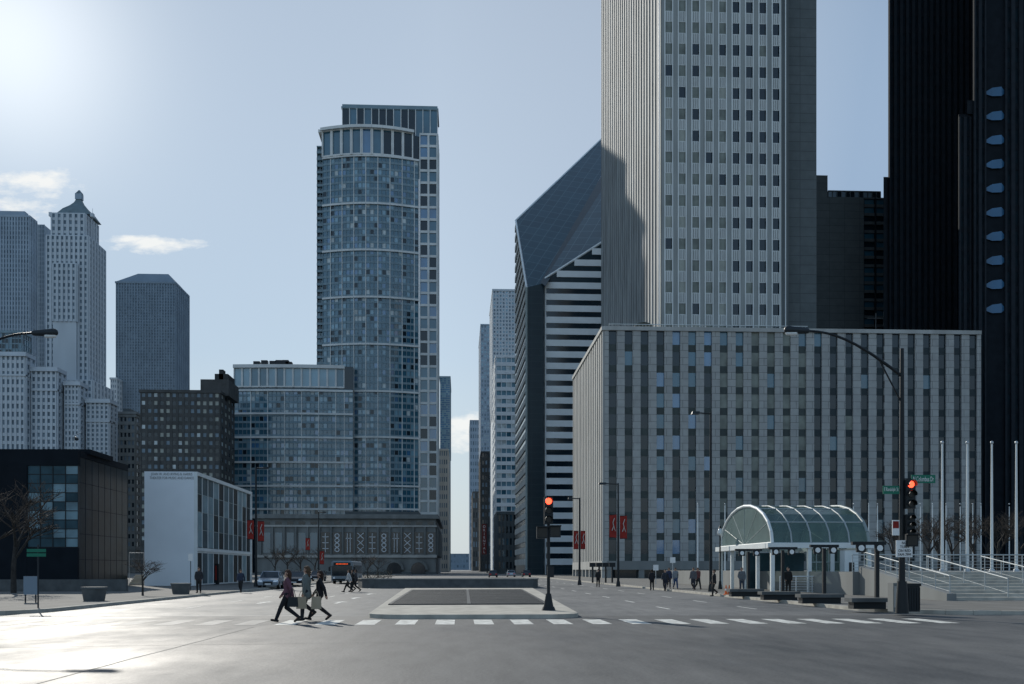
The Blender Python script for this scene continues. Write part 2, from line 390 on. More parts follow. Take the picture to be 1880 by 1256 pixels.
for k in range(8):
    t0=math.pi*k/8; t1=math.pi*(k+1)/8
    b.hexa([(rx-1.9*math.cos(t0),Y+6,zt_+1.2+1.2*math.sin(t0)),(rx-1.9*math.cos(t1),Y+6,zt_+1.2+1.2*math.sin(t1)),(rx-1.9*math.cos(t1),Y+10,zt_+1.2+1.2*math.sin(t1)),(rx-1.9*math.cos(t0),Y+10,zt_+1.2+1.2*math.sin(t0)),
     (rx-1.8*math.cos(t0),Y+6,zt_+1.2+1.1*math.sin(t0)+.15),(rx-1.8*math.cos(t1),Y+6,zt_+1.2+1.1*math.sin(t1)+.15),(rx-1.8*math.cos(t1),Y+10,zt_+1.2+1.1*math.sin(t1)+.15),(rx-1.8*math.cos(t0),Y+10,zt_+1.2+1.1*math.sin(t0)+.15)],'greyfr')
b.box(rx-1.8,rx-1.6,Y+6,Y+10,zt_-.6,zt_+1.3,'white'); b.box(rx+1.6,rx+1.8,Y+6,Y+10,zt_-.6,zt_+1.3,'white')
b.build('roof_canopy',B.root)
# tall tower
Y=200; xa=X(1215,Y); xb=X(1440,Y); Yb=xa/ax(1105); rh=39.75/F*Y*1.01; rows=28; z0=Z(583+14,Y,1300)
B=Bld('office_tower',(xa,Y,0),'tall pale stone and aluminium tower rising out of frame behind the low striped block')
z1=z0+rows*rh
B.wall.prism([(xa+.3,Y+.3),(xb,Y+.3),(xb,Yb),(xa+.3,Yb)],0,z1+2,'lime')
def g(i,j):
    r=random.random()
    if i<5: return 'g_beige' if r<.74 else ('g_blind' if r<.88 else 'g_dark')
    return 'g_dark' if r<.95 else 'g_beige'
nw=9.2
B.facade((xa,Y+.25),(xa+nw*(xb-xa)/9.35,Y+.25),z0-3*rh,z1,9,rows+3,.42,.5,.35,.12,'pier','alu',g)
cwid=nw*(xb-xa)/9.35/9
for i in range(10):
    xx=xa+i*cwid
    for o in (-.56,.56): B.wall.box(xx+o-.1,xx+o+.1,Y-.3,Y-.1,z0-3*rh,z1,'alu')
for i in range(9):
    xx=xa+(i+.5)*cwid
    for o in (-.35,0,.35):
        for j in range(rows+3): B.wall.box(xx+o-.03,xx+o+.03,Y+.02,Y+.125,z0+(j-3)*rh+.15,z0+(j-3)*rh+.5*rh-.15,'stone_m')
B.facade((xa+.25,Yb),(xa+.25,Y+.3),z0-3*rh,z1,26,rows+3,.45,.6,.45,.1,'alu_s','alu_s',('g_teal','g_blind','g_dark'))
B.finish()
b=MB(); b.box(xb+.02,X(1499,Y+2),Y+2,Yb-2,0,z1+4,'dkpan'); b.box(xb-.5,xb+.8,Y-.2,Y+2,0,z1+4,'stone_d'); b.build('service_core',B.root)
# dark block behind
Y=262; xa=X(1436,Y); xb=X(1586,Y); xc=X(1630,Y)
B=Bld('dark_building',(xa,Y,0),'dark windowless panelled building wedged between the two tall right hand towers')
B.wall.box(xa,xb,Y,Y+40,0,Z(362,Y,1500),'dkpan'); B.wall.box(xb,xc,Y+1,Y+40,0,Z(364,Y,1500),'bl')
B.facade((xb,Y+.9),(xc,Y+.9),Z(600,Y,1600),Z(364,Y,1600),2,15,.12,.35,.8,.5,'bl2','stone_d',('g_dark','g_teal'))
B.wall.box(xa+8,X(1522,Y),Y+1,Y+12,Z(362,Y,1500),Z(319,Y,1500),'dkpan')
B.facade((X(1523,Y),Y+1.2),(X(1620,Y),Y+1.2),Z(361,Y,1550),Z(349,Y,1550),12,1,.15,.15,.3,.2,'stone_d','stone_d',('g_dark','g_dark','g_haze')); B.wall.box(X(1523,Y),X(1620,Y),Y+1.2,Y+30,Z(363,Y,1500),Z(348,Y,1500),'bl')
B.finish()
b=MB(); p=W(1608,575,Y-4); b.tube((p.x,p.y,Z(610,Y,1600)),(p.x,p.y,p.z),.15,.15,6,'steel'); b.box(p.x-2.2,p.x+2.2,p.y-.1,p.y+.1,p.z-1.5,p.z-1.2,'steel'); b.tube((p.x+2,p.y,p.z-3),(p.x+2,p.y,p.z+.4),.08,.08,5,'steel'); b.build('aerial',B.root)
# black ribbed tower (plan splays back to the right)
def splay(B,p0,p1,Y,D,z0,z1,m): B.wall.prism([(X(p0,Y),Y),(X(p1,Y),Y),(X(p1+60,Y+D),Y+D),(X(p0+4,Y+D),Y+D)],z0,z1,m)
Y=240; xa=X(1632,Y); xb=X(1830,Y)
B=Bld('black_tower',(xa,Y,0),'near black tower of close vertical ribs at the top right')
splay(B,1632,1900,Y+.3,40,0,175,'bl'); B.facade((xa,Y+.3),(xb,Y+.3),Z(640,Y,1700),172,18,28,.5,.3,.7,.15,'bl2','bl',('g_mat',))
splay(B,1622,1640,Y+1,3,0,Z(322,Y,1630),'bl2')
B.finish()
Y=215; xa=X(1788,Y); xb=X(1990,Y)
B=Bld('stepped_dark_tower',(xa,Y,0),'dark stepped tower at the right edge with one column of blue windows')
splay(B,1788,1990,Y+.3,20,0,160,'bl'); splay(B,1766,1800,Y+1.5,10,0,Z(205,Y,1770),'bl'); splay(B,1776,1800,Y+1,10,Z(205,Y,1770),Z(180,Y,1770),'bl2')
B.facade((X(1766,Y),Y+1.5),(xa,Y+1.5),0,Z(210,Y,1770),2,24,.5,.3,.4,.15,'bl2','bl',('g_mat',))
B.facade((xa,Y+.3),(X(1810,Y),Y+.3),0,158,2,36,.5,.3,.5,.15,'bl2','bl',('g_mat',))
B.facade((X(1845,Y),Y+.3),(xb,Y+.3),0,158,10,36,.5,.3,.5,.15,'bl2','bl',('g_mat',))
for k in range(10):
    zc=Z(567-44.2*k,Y,1828); x0=X(1810,Y);x1=X(1845,Y)
    w=MB(); yf=Y-.25; x2=x0+(x1-x0)*.3; x3=x0+(x1-x0)*.78
    pr=[(x0,Y+.28,-.35),(x2,yf,-1.0),(x3,yf,-.9),(x1,Y+.28,-.2)]; pt=[(x0,Y+.28,.1),(x2,yf,.8),(x3,yf,1.1),(x1,Y+.28,.55)]
    vs=[(a,y_,zc+c) for a,y_,c in pr]+[(a,y_,zc+c) for a,y_,c in pt]
    w.add(vs,[(0,1,5,4),(1,2,6,5),(2,3,7,6),(0,3,2,1),(4,5,6,7)],'g_bay'); w.build('bay_window',B.root)
B.finish()
# diamond tower
def rayp(px,py,p,a,bb):
    k=ax(px); s=(HY-py)/F/(CT-(px-940)/F*ST)
    Yv=(EH-p.z+a*p.x+bb*p.y)/(a*k+bb-s) ; return Vector((k*Yv,Yv,EH+s*Yv))
pa,pb=.265,.7825
P2=W(967,528,300)
M['roofglass']=brickmat('slanted_roof_glass',(.012,.055,.085),(.018,.07,.105),(.07,.14,.18),1,3.4,3.4,.11,'xz',.3,0,R(28),0,1.4,.2,.2)
M['darkwall']=brickmat('dark_notch_glass',(.01,.03,.044),(.013,.036,.05),(.03,.055,.07),1,3,1.9,.06,'xz',.3,0)
B=Bld('diamond_topped_tower',(P2.x,P2.y,0),'glass tower with slanted diamond roof and white banded walls beside the pale tower')
def solid(vs,wallm,roofm):
    n=len(vs)
    for i in range(n):
        a=vs[i]; c=vs[(i+1)%n]; B.wall.add([(a.x,a.y,0),(c.x,c.y,0),tuple(c),tuple(a)],[(0,1,2,3)],wallm)
    rf=MB(); rf.add(vs,[tuple(range(n))],roofm); rf.build('roof',B.root)
    return vs
V=solid([rayp(a,c,P2,pa,pb) for a,c in [(947,405),(1118,242),(1118,300),(998,520),(967,528)]],'darkwall','roofglass')
V2=solid([W(1001,511,301.5),W(1122,434,301.6),W(1122,322,346)],'darkwall','roofglass')
def bands(Pa,Pb,step,hb,m,off=.35,wg='g_dark'):
    A=Vector((Pa.x,Pa.y));Bq=Vector((Pb.x,Pb.y)); L=(Bq-A).length; d=(Bq-A)/L; z=3
    while z<max(Pa.z,Pb.z)-hb:
        lo=0;hi=L; zz=z+hb
        if Pa.z<zz: lo=L*(zz-Pa.z)/(Pb.z-Pa.z)
        if Pb.z<zz: hi=L*(zz-Pa.z)/(Pb.z-Pa.z)
        if hi-lo>.5:
            B.wall.fbox(A,d,lo,hi,z,z+hb,-.1,off,m)
            g0=z+hb; g1=z+step
            if min(Pa.z,Pb.z)>g1:
                w=MB(); w.fbox(A,d,lo+.1,hi-.1,g0,g1,-.05,.1,wg); w.build('window',B.root)
        z+=step
bands(V2[0],V2[1],3.4,1.85,'band')
bands(V[0],V[4],3.4,1.8,'stone_l')
for a,c in ((V[0],V[1]),(V[0],V[4]),(V2[0],V2[1]),(V[3],V[2])): B.wall.tube(a,c,.35,.35,5,'band')
B.wall.tube((V[4].x,V[4].y,0),V[4],.4,.4,5,'greyfr'); B.wall.tube((V2[0].x,V2[0].y,0),V2[0],.4,.4,5,'band')
# dark fold between the two slanted faces
fa,fb,fc,fd=[rayp(px,py,P2,pa,pb)+Vector((0,-.6,.25)) for px,py in ((1118,300),(1118,335),(1001,528),(992,521))]
w=MB(); w.add([fa,fb,fc,fd],[(0,1,2,3)],'darkwall'); w.build('roof_fold',B.root)
B.finish()
# simple buildings
def simple(name,label,px0,px1,py,Y,depth,mw,gl,cols,rows,side='L',scols=4,mcore=None,pw=.45,sh=.45,pd=.3,sd=.18,ybot=1045,extra=None,group=None,maxw=60,roof=True):
    xa=X(px0,Y);xb=X(px1,Y);zt=Z(py,Y,(px0+px1)/2);zb=max(0,Z(ybot,Y)) if ybot<1045 else 0
    B=Bld(name,((xa+xb)/2,Y,0),label,group,maxw=maxw)
    B.wall.box(xa,xb,Y,Y+depth,0,zt,mcore or mw)
    B.facade((xa,Y),(xb,Y),zb,zt,cols,rows,pw,sh,pd,sd,mw,None,gl)
    if side=='L': B.facade((xa,Y+depth),(xa,Y),zb,zt,scols,rows,pw,sh,pd,sd,mw,None,gl)
    if side=='R': B.facade((xb,Y),(xb,Y+depth),zb,zt,scols,rows,pw,sh,pd,sd,mw,None,gl)
    if roof: B.wall.box(xa-.5,xb+.5,Y-.6,Y+depth,zt+.1,zt+1.2,mw)
    if extra: extra(B,xa,xb,zt)
    return B.finish()
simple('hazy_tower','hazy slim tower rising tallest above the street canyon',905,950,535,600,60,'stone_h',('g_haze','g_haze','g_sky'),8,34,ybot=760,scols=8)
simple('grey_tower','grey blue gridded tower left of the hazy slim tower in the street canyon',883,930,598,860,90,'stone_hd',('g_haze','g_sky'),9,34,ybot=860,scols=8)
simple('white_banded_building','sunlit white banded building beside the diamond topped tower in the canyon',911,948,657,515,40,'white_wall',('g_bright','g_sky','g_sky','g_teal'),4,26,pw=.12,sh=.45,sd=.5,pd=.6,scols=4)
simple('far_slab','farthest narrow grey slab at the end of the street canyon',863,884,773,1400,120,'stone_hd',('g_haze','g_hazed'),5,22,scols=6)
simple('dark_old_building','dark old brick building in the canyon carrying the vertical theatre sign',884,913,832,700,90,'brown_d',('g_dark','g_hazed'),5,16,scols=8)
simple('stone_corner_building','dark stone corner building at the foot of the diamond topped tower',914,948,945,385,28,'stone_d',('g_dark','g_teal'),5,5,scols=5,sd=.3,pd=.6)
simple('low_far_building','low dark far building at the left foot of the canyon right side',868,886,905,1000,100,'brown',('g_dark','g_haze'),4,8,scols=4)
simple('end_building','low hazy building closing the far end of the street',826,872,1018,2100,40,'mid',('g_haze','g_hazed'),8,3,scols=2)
xs=X(889,480); ts=thing('theatre_sign',(xs,480,0),'tall dark red vertical theatre sign on a mast spelling ORIENTAL in the street canyon','sign')
M['dred']=mat('dark_red',(.13,.02,.018),.7,0,.1)
b=MB(); b.box(xs-1.1,xs+1.1,480,481,Z(1018,480),Z(962,480),'dred'); b.build('board',ts); b=MB(); b.box(xs+1.1,xs+1.7,480.2,480.8,0,Z(962,480),'dark'); b.build('mast',ts)
textm('O\nR\nI\nE\nN\nT\nA\nL',1.2,13,'sign_w','lettering',ts,(xs,479.98,Z(990,480)))
simple('blue_glass_tower','slim blue glass tower just right of the curved apartment tower',808,826,694,720,60,'her_f',('g_blue','g_sky','g_blue'),5,34,'R',scols=6,pw=.2,sh=.3,ybot=830)
simple('stone_store_building','pale stone building below the slim blue glass tower',806,822,828,560,60,'stone_l',('g_hazed','g_haze'),4,14,'R',scols=10)
# ---- curved apartment tower
Y=450
B=Bld('apartment_tower',(X(700,Y),Y,0),'tall curved glass apartment tower with cream bands and a lower wing')
def curve(px0,px1,Y0,bul,n):
    xa=X(px0,Y0);xb=X(px1,Y0); return [(xa+(xb-xa)*k/n, Y0-bul*math.sin(math.pi*(.12+.76*k/n))+bul*math.sin(math.pi*.12)) for k in range(n+1)]
def curved(pts,zb,zt,rows,gl,band,bh,mp='her_f',pw=.2,sh=.32,bo=.9,bm='her_l'):
    for i in range(len(pts)-1):
        B.facade(pts[i],pts[i+1],zb,zt,1,rows,pw,sh,.35,.22,mp,mp,gl,edge=(i==len(pts)-2))
    for z in band:
        for i in range(len(pts)-1):
            p=Vector(pts[i]);q=Vector(pts[i+1]); d=(q-p).normalized(); B.wall.fbox(p,d,0,(q-p).length,z,z+bh,-.1,bo+.003*(i%2),bm)
gH=gpick(('g_teal',13),('g_blue',2),('g_sky',3),('g_dark',2),('g_bright',1))
pts=curve(593,768,Y,7,24); zb=Z(950,Y); zt=Z(299,Y)
B.wall.prism(pts+[(pts[-1][0],Y+30),(pts[0][0],Y+30)],0,zt+11,'g_dark')
curved(pts,zb,zt,54,gH,[Z(y+3,Y) for y in (297,383,467,552,637,722,805,893,935)],.8)
for i in (2,5,8,11,14,17,20,23): B.wall.tube((pts[i][0],pts[i][1]-.35,zb),(pts[i][0],pts[i][1]-.35,zt),.25,.25,4,'her_l')
cp=curve(593,757,Y,7,9); zc0=Z(297,Y); zc1=Z(250,Y)
for i in range(9): B.facade(cp[i],cp[i+1],zc0,zc1,1,1,.22,.06,1.2,1.0,'her_l','her_l',('g_teal','g_blue'),po=.3)
for i in range(9):
    p=Vector(cp[i]);q=Vector(cp[i+1]); B.wall.fbox(p,(q-p).normalized(),-.1,(q-p).length+.1,zc1,zc1+1.2,-3,2.4+.004*(i%2),'her_l')
B.wall.box(X(585,Y),X(593,Y),Y-1.5,Y+10,Z(252,Y),Z(247,Y),'her_l')
xa=X(581,Y);xb=X(593,Y); B.wall.box(xa,xb,Y+2,Y+25,0,Z(275,Y),'g_dark'); B.facade((xa,Y+2),(xb,Y+2),Z(720,Y),Z(275,Y),2,37,.18,.35,.6,1.4,'her_f','her_f',('g_dark','g_teal'))
xa=X(770,Y);xb=X(803,Y); B.wall.box(xa,xb,Y+1,Y+20,0,Z(248,Y),'g_dark')
B.facade((xa,Y+1),(xb,Y+1),Z(945,Y),Z(250,Y),2,31,.22,.2,1.1,.8,'her_l','her_l',('g_teal','g_dark','g_teal','g_blue'),po=.3)
B.facade((xb,Y+1),(xb,Y+20),Z(945,Y),Z(250,Y),4,31,.3,.2,.5,.4,'her_l','her_l',('g_teal','g_dark'))
xa=X(627,Y);xb=X(803,Y); B.wall.box(xa,xb,Y+3,Y+20,Z(300,Y),Z(200,Y),'g_dark')
B.facade((xa,Y+2.9),(xb,Y+2.9),Z(250,Y),Z(200,Y),13,1,.1,.04,.7,.3,'her_l','her_f',('g_dark','g_teal')); B.wall.box(xa-.4,xb+.4,Y+2.2,Y+20,Z(200,Y)+.02,Z(197,Y),'her_f')
pts=curve(430,648,442,2.2,28); zt=Z(720,442); zb=Z(950,442)
B.wall.prism(pts+[(pts[-1][0],Y+6),(pts[0][0],Y+10)],0,Z(676,442),'g_dark')
curved(pts,zb,zt,19,gH,[Z(y+3,442) for y in (720,762,805,850,893,935)],.8)
for i in (4,8,12,16,20,24,26): B.wall.tube((pts[i][0],pts[i][1]-.35,zb),(pts[i][0],pts[i][1]-.35,zt),.25,.25,4,'her_l')
cp=pts[:27]
for i in range(0,26,2):
    B.facade(cp[i],cp[i+2],Z(716,442),Z(681,442),1,1,.2,.08,.9,.6,'her_l','her_l',('g_teal','g_sky'),po=.3)
for i in range(26):
    p=Vector(cp[i]);q=Vector(cp[i+1]); B.wall.fbox(p,(q-p).normalized(),-.1,(q-p).length+.1,Z(681,442),Z(675,442),-2,1.6+.004*(i%2),'her_l')
B.finish()
b=MB(); random.seed(3)
for px in (478,492,507,518,530,536):
    p=W(px,668,455); b.box(p.x-1.5,p.x+1.2,447,450,Z(682,455),p.z+random.uniform(-.8,.6),'dark')
b.build('roof_plant',B.root)
# ---- classical stone building
Y=355; xa=X(470,Y); xb=X(800,Y); zt=Z(953,Y)
B=Bld('classical_stone_building',(X(640,Y),Y,0),'long shaded classical stone building with heavy cornice and tall patterned windows')
B.wall.box(xa,xb,Y,Y+90,0,zt,'stone_m')
B.wall.box(xa-1,xb+1.2,Y-1.4,Y+90,zt,zt+.9,'stone_m'); B.wall.box(xa-.6,xb+.8,Y-.8,Y+90,zt+.9,Z(945,Y),'stone_m'); B.wall.box(xa-.3,xb+.4,Y-.5,Y,Z(968,Y),Z(965,Y),'stone_l')
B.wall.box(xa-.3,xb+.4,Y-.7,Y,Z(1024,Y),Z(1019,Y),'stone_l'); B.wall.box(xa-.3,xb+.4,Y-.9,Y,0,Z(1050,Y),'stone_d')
B.wall.box(X(630,Y),xb-6,Y+5,Y+60,zt,Z(938,Y),'stone_d')
for k in range(15):
    px=490+k*21.5; x0=X(px,Y)
    B.wall.box(x0-2.25,x0-1.75,Y-.9,Y,Z(1019,Y),Z(968,Y),'stone_m')
    B.panes.append((x0,Y-.06,Z(961,Y),1,0,2.2,1.0,'g_dark'))
    if k>=5:
        B.panes.append((x0,Y-.06,Z(997,Y),1,0,3.0,7.4,'g_dark'))
        w=MB(); zc=Z(997,Y); yy=Y-.2; t=k%4
        def bar(p,q,r=.16): w.tube((x0+p[0],yy,zc+p[1]),(x0+q[0],yy,zc+q[1]),r,r,4,'white_wall')
        if t==0:
            for zz in (-2.4,0,2.4): bar((-1.1,zz-1),(1.1,zz+1)); bar((1.1,zz-1),(-1.1,zz+1))
        elif t==1:
            bar((0,-3.3),(0,3.3)); [bar((-1.1,z_),(1.1,z_)) for z_ in (-2,0,2)]
        elif t==2:
            for zz in (-2.4,-.8,.8,2.4):
                for q in range(8):
                    a0=q*math.pi/4;a1=a0+math.pi/4; bar((.75*math.cos(a0),zz+.7*math.sin(a0)),(.75*math.cos(a1),zz+.7*math.sin(a1)),.2)
        else:
            bar((-.5,-3.3),(-.5,3.3)); bar((.5,-3.3),(.5,3.3)); bar((-1.1,1.5),(1.1,1.5))
        w.build('window_tracery',B.root)
    else: B.panes.append((x0,Y-.06,Z(997,Y),1,0,2.4,7.0,'g_teal'))
for px in (724,768):
    xc=X(px,Y); w=MB()
    arch=[(xc+2.4*math.cos(math.pi*q/12),Z(1046,Y)+2.4*math.sin(math.pi*q/12)) for q in range(13)]
    poly=[(xc-2.4,.2),(xc+2.4,.2)]+arch
    w.add([(p[0],Y-.98,p[1]) for p in poly]+[(p[0],Y-.9,p[1]) for p in poly],[tuple(range(len(poly))),tuple(range(2*len(poly)-1,len(poly)-1,-1))]+[(i,(i+1)%len(poly),len(poly)+(i+1)%len(poly),len(poly)+i) for i in range(len(poly))],'g_dark'); w.build('arched_doorway',B.root)
    w=MB()
    for q in range(12):
        a0=math.pi*q/12;a1=a0+math.pi/12*.92
        f=lambda r,a:(xc+r*math.cos(a),Z(1046,Y)+r*math.sin(a))
        p=[f(2.5,a0),f(3.3,a0),f(3.3,a1),f(2.5,a1)]
        w.hexa([(u[0],Y-1.15,u[1]) for u in p]+[(u[0],Y-.6,u[1]) for u in p],'stone_m')
    w.build('arch_surround',B.root)
B.facade((xb,Y+1),(xb,Y+89),Z(1020,Y),Z(968,Y),12,1,.5,.1,.8,.4,'stone_m','stone_m',('g_dark',))
B.finish()
# ---- left background
simple('brown_office_building','dark brown office building with rows of pale windows left of the curved apartment wing',258,404,722,400,24,'brown',gpick(('g_blind',4),('g_dark',4),('g_haze',3),('g_bright',1)),13,19,'R',scols=4,ybot=1000,pw=.42,sh=.5,  # whitish panes put bright window reflections into their colour
  extra=lambda B,xa,xb,zt:(B.wall.box(X(362,400),X(405,400)+2,405,423,zt,Z(697,400),'brown'),B.wall.box(X(385,400),X(405,400)+1,408,420,Z(697,400),Z(684,400),'brown_d'),B.wall.box(X(393,400),X(401,400),408,412,Z(697,400),Z(676,400),'brown_d')),maxw=100)
simple('small_classical_building','narrow grey classical building between the black glass hall and the brown office building',213,248,766,430,12,'stone_m',('g_dark','g_haze'),5,17,'R',ybot=1010,sd=.4,scols=2,
  extra=lambda B,xa,xb,zt:(B.wall.box(xa-.9,xb+.9,429,442,zt+1.2,zt+2.2,'stone_m'),B.wall.box(xa+2,xb-3,433,440,zt+2,zt+4,'stone_d')))
def mid(B,xa,xb,zt):
    zz=Z(512,650); x0=X(250,650);x1=X(306,650); Yq=650;D=32
    B.wall.add([(xa,Yq,zt+1.2),(xb,Yq,zt+1.2),(xb,Yq+D,zt+1.2),(xa,Yq+D,zt+1.2),(x0,Yq+4,zz+1.2),(x1,Yq+4,zz+1.2),(x1,Yq+D,zz+1.2),(x0,Yq+D,zz+1.2)],[(0,1,5,4),(1,2,6,5),(3,0,4,7),(4,5,6,7),(2,3,7,6)],'mid')
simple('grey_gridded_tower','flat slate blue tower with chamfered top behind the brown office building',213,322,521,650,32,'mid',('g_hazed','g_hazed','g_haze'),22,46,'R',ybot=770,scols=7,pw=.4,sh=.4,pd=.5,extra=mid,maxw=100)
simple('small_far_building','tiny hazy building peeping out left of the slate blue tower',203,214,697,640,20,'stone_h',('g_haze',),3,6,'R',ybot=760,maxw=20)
Y=520
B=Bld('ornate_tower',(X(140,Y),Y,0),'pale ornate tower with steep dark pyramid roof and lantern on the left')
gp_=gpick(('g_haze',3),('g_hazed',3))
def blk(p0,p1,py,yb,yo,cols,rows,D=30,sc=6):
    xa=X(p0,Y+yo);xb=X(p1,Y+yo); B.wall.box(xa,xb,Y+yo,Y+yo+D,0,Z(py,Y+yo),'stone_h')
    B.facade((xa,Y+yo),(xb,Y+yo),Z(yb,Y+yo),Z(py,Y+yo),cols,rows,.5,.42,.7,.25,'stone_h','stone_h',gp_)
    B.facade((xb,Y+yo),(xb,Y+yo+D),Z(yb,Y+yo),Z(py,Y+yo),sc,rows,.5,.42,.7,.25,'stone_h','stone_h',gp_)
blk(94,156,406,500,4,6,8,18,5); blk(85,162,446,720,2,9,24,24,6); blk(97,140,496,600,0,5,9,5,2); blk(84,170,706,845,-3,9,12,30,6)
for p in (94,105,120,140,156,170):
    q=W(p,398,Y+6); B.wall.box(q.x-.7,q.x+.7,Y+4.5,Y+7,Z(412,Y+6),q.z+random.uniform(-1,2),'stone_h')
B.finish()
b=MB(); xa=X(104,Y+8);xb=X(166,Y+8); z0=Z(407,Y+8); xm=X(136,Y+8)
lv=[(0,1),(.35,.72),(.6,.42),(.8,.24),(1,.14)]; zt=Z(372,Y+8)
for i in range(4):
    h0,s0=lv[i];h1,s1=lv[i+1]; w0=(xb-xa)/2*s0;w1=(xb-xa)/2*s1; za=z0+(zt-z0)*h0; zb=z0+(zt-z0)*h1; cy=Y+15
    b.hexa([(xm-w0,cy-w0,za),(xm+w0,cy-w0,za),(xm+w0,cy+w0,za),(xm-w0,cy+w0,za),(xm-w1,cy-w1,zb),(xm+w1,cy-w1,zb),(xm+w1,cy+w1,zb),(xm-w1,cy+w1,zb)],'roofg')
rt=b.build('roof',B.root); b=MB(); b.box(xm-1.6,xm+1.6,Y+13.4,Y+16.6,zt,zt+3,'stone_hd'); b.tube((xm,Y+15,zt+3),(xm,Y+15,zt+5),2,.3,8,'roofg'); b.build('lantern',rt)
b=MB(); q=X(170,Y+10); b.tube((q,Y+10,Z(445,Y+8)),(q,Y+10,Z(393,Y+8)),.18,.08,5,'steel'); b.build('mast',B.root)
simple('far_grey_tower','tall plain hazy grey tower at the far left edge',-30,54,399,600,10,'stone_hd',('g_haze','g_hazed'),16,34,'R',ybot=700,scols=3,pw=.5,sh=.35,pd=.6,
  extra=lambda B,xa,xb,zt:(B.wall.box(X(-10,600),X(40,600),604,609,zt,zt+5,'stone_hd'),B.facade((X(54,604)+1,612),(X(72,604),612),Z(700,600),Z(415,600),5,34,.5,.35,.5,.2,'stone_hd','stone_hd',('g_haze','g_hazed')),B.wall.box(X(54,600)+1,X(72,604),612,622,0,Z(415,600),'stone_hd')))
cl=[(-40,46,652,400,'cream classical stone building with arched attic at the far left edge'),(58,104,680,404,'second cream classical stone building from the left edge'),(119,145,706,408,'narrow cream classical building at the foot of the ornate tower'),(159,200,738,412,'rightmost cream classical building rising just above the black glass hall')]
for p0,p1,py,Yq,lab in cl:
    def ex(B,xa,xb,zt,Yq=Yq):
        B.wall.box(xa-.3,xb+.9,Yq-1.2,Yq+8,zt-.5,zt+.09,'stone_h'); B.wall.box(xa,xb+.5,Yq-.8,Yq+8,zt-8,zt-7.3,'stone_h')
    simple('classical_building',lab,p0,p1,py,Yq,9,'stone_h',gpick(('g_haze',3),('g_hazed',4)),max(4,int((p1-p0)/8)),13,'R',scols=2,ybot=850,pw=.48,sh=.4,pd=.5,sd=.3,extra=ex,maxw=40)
simple('dark_glass_block','dark blue glass block below the far grey tower at the left edge',-20,40,612,470,10,'her_f',('g_dark','g_teal'),10,8,'R',ybot=700,pw=.15,sh=.2,maxw=40)
# ---- black glass hall
Y=90; xa=X(-60,Y); xm=X(143,Y); Yb=xm/ax(235); zt=Z(825,Y,100)
B=Bld('black_glass_hall',(xm,Y,0),'low black glass hall at the left with a panel of dim teal glazing')
B.wall.box(xa,xm-.1,Y+.2,Yb,0,zt-.2,'g_mat'); B.wall.box(xa,xm,Y,Y+.6,zt-1.4,zt,'bl'); B.wall.box(xm-.6,xm+.02,Y+.6,Yb,zt-.6,zt-.01,'bl')
B.wall.box(xa,X(50,Y),Y-.1,Y+.3,0,zt-1.41,'bl'); B.wall.box(X(50,Y),xm,Y-.08,Y+.3,0,Z(1006,Y),'bl')
B.wall.box(X(60,Y),X(150,Y),Y+2,Y+8,zt-.2,zt+.25,'bl')
M['g_hall']=mat('hall_pane',(.16,.25,.29),.35,0,.3,.5,spec=.15)
B.facade((X(50,Y),Y+.15),(xm,Y+.15),Z(1006,Y),zt-1.4,4,9,.05,.08,.12,.08,'black','black',gpick(('g_dim',3),('g_hall',4)))
B.facade((xm-.1,Y+.3),(xm-.1,Yb),.3,zt-.6,8,5,.05,.04,.06,.04,'bl2','bl2',('g_mat',))
B.finish()
b=MB(); p=W(147,800,Y+3); b.tube((p.x-.5,p.y,zt),(p.x-.5,p.y,p.z),.05,.04,6,'steel'); b.tube((p.x-.5,p.y,p.z),(p.x+.1,p.y,p.z+.3),.04,.04,6,'steel'); b.capsule((p.x-.35,p.y,p.z-.25),(p.x-.3,p.y,p.z-.3),.16,.16,'dark'); b.build('roof_camera',B.root)
# ---- white theatre
Y=100; xa=X(265,Y); xm=X(362,Y); Yb=xm/ax(463); zt=Z(866,Y,360)
B=Bld('white_theatre',(xm,Y,0),'white walled theatre with lettered blank front and glazed side beside the street')
B.wall.box(xa,xm-.3,Y,Yb,0,zt,'white_wall'); B.wall.box(xm-.3,xm,Y,Yb,zt-.35,zt-.003,'white'); B.wall.box(xm-.3,xm,Y,Y+.2,0,zt-.35,'white'); B.wall.box(xm-.3,xm,Yb-.4,Yb,0,zt-.35,'white')
B.wall.box(xm-.32,xm-.03,Y+.2,Yb-.4,Z(1012,Y),Z(1007,Y),'white')
gT=gpick(('g_mat',4),('g_dim',4),('g_hall',2))
B.facade((xm-.2,Y+.2),(xm-.2,Yb-.4),Z(1006,Y),zt-.35,11,4,.06,.035,.07,.05,'white','greyfr',gT,po=.02)
B.facade((xm-.2,Y+.2),(xm-.2,Yb-.4),.2,Z(1014,Y),11,1,.06,.03,.07,.05,'white','white',gT,po=.02)
B.finish()
textm('JOAN W. AND IRVING B. HARRIS\nTHEATER FOR MUSIC AND DANCE',X(356,Y)-X(275,Y),.62,'stone_m','lettering',B.root,((X(275,Y)+X(356,Y))/2,Y-.02,Z(874,Y,310)),spacing=1.05)
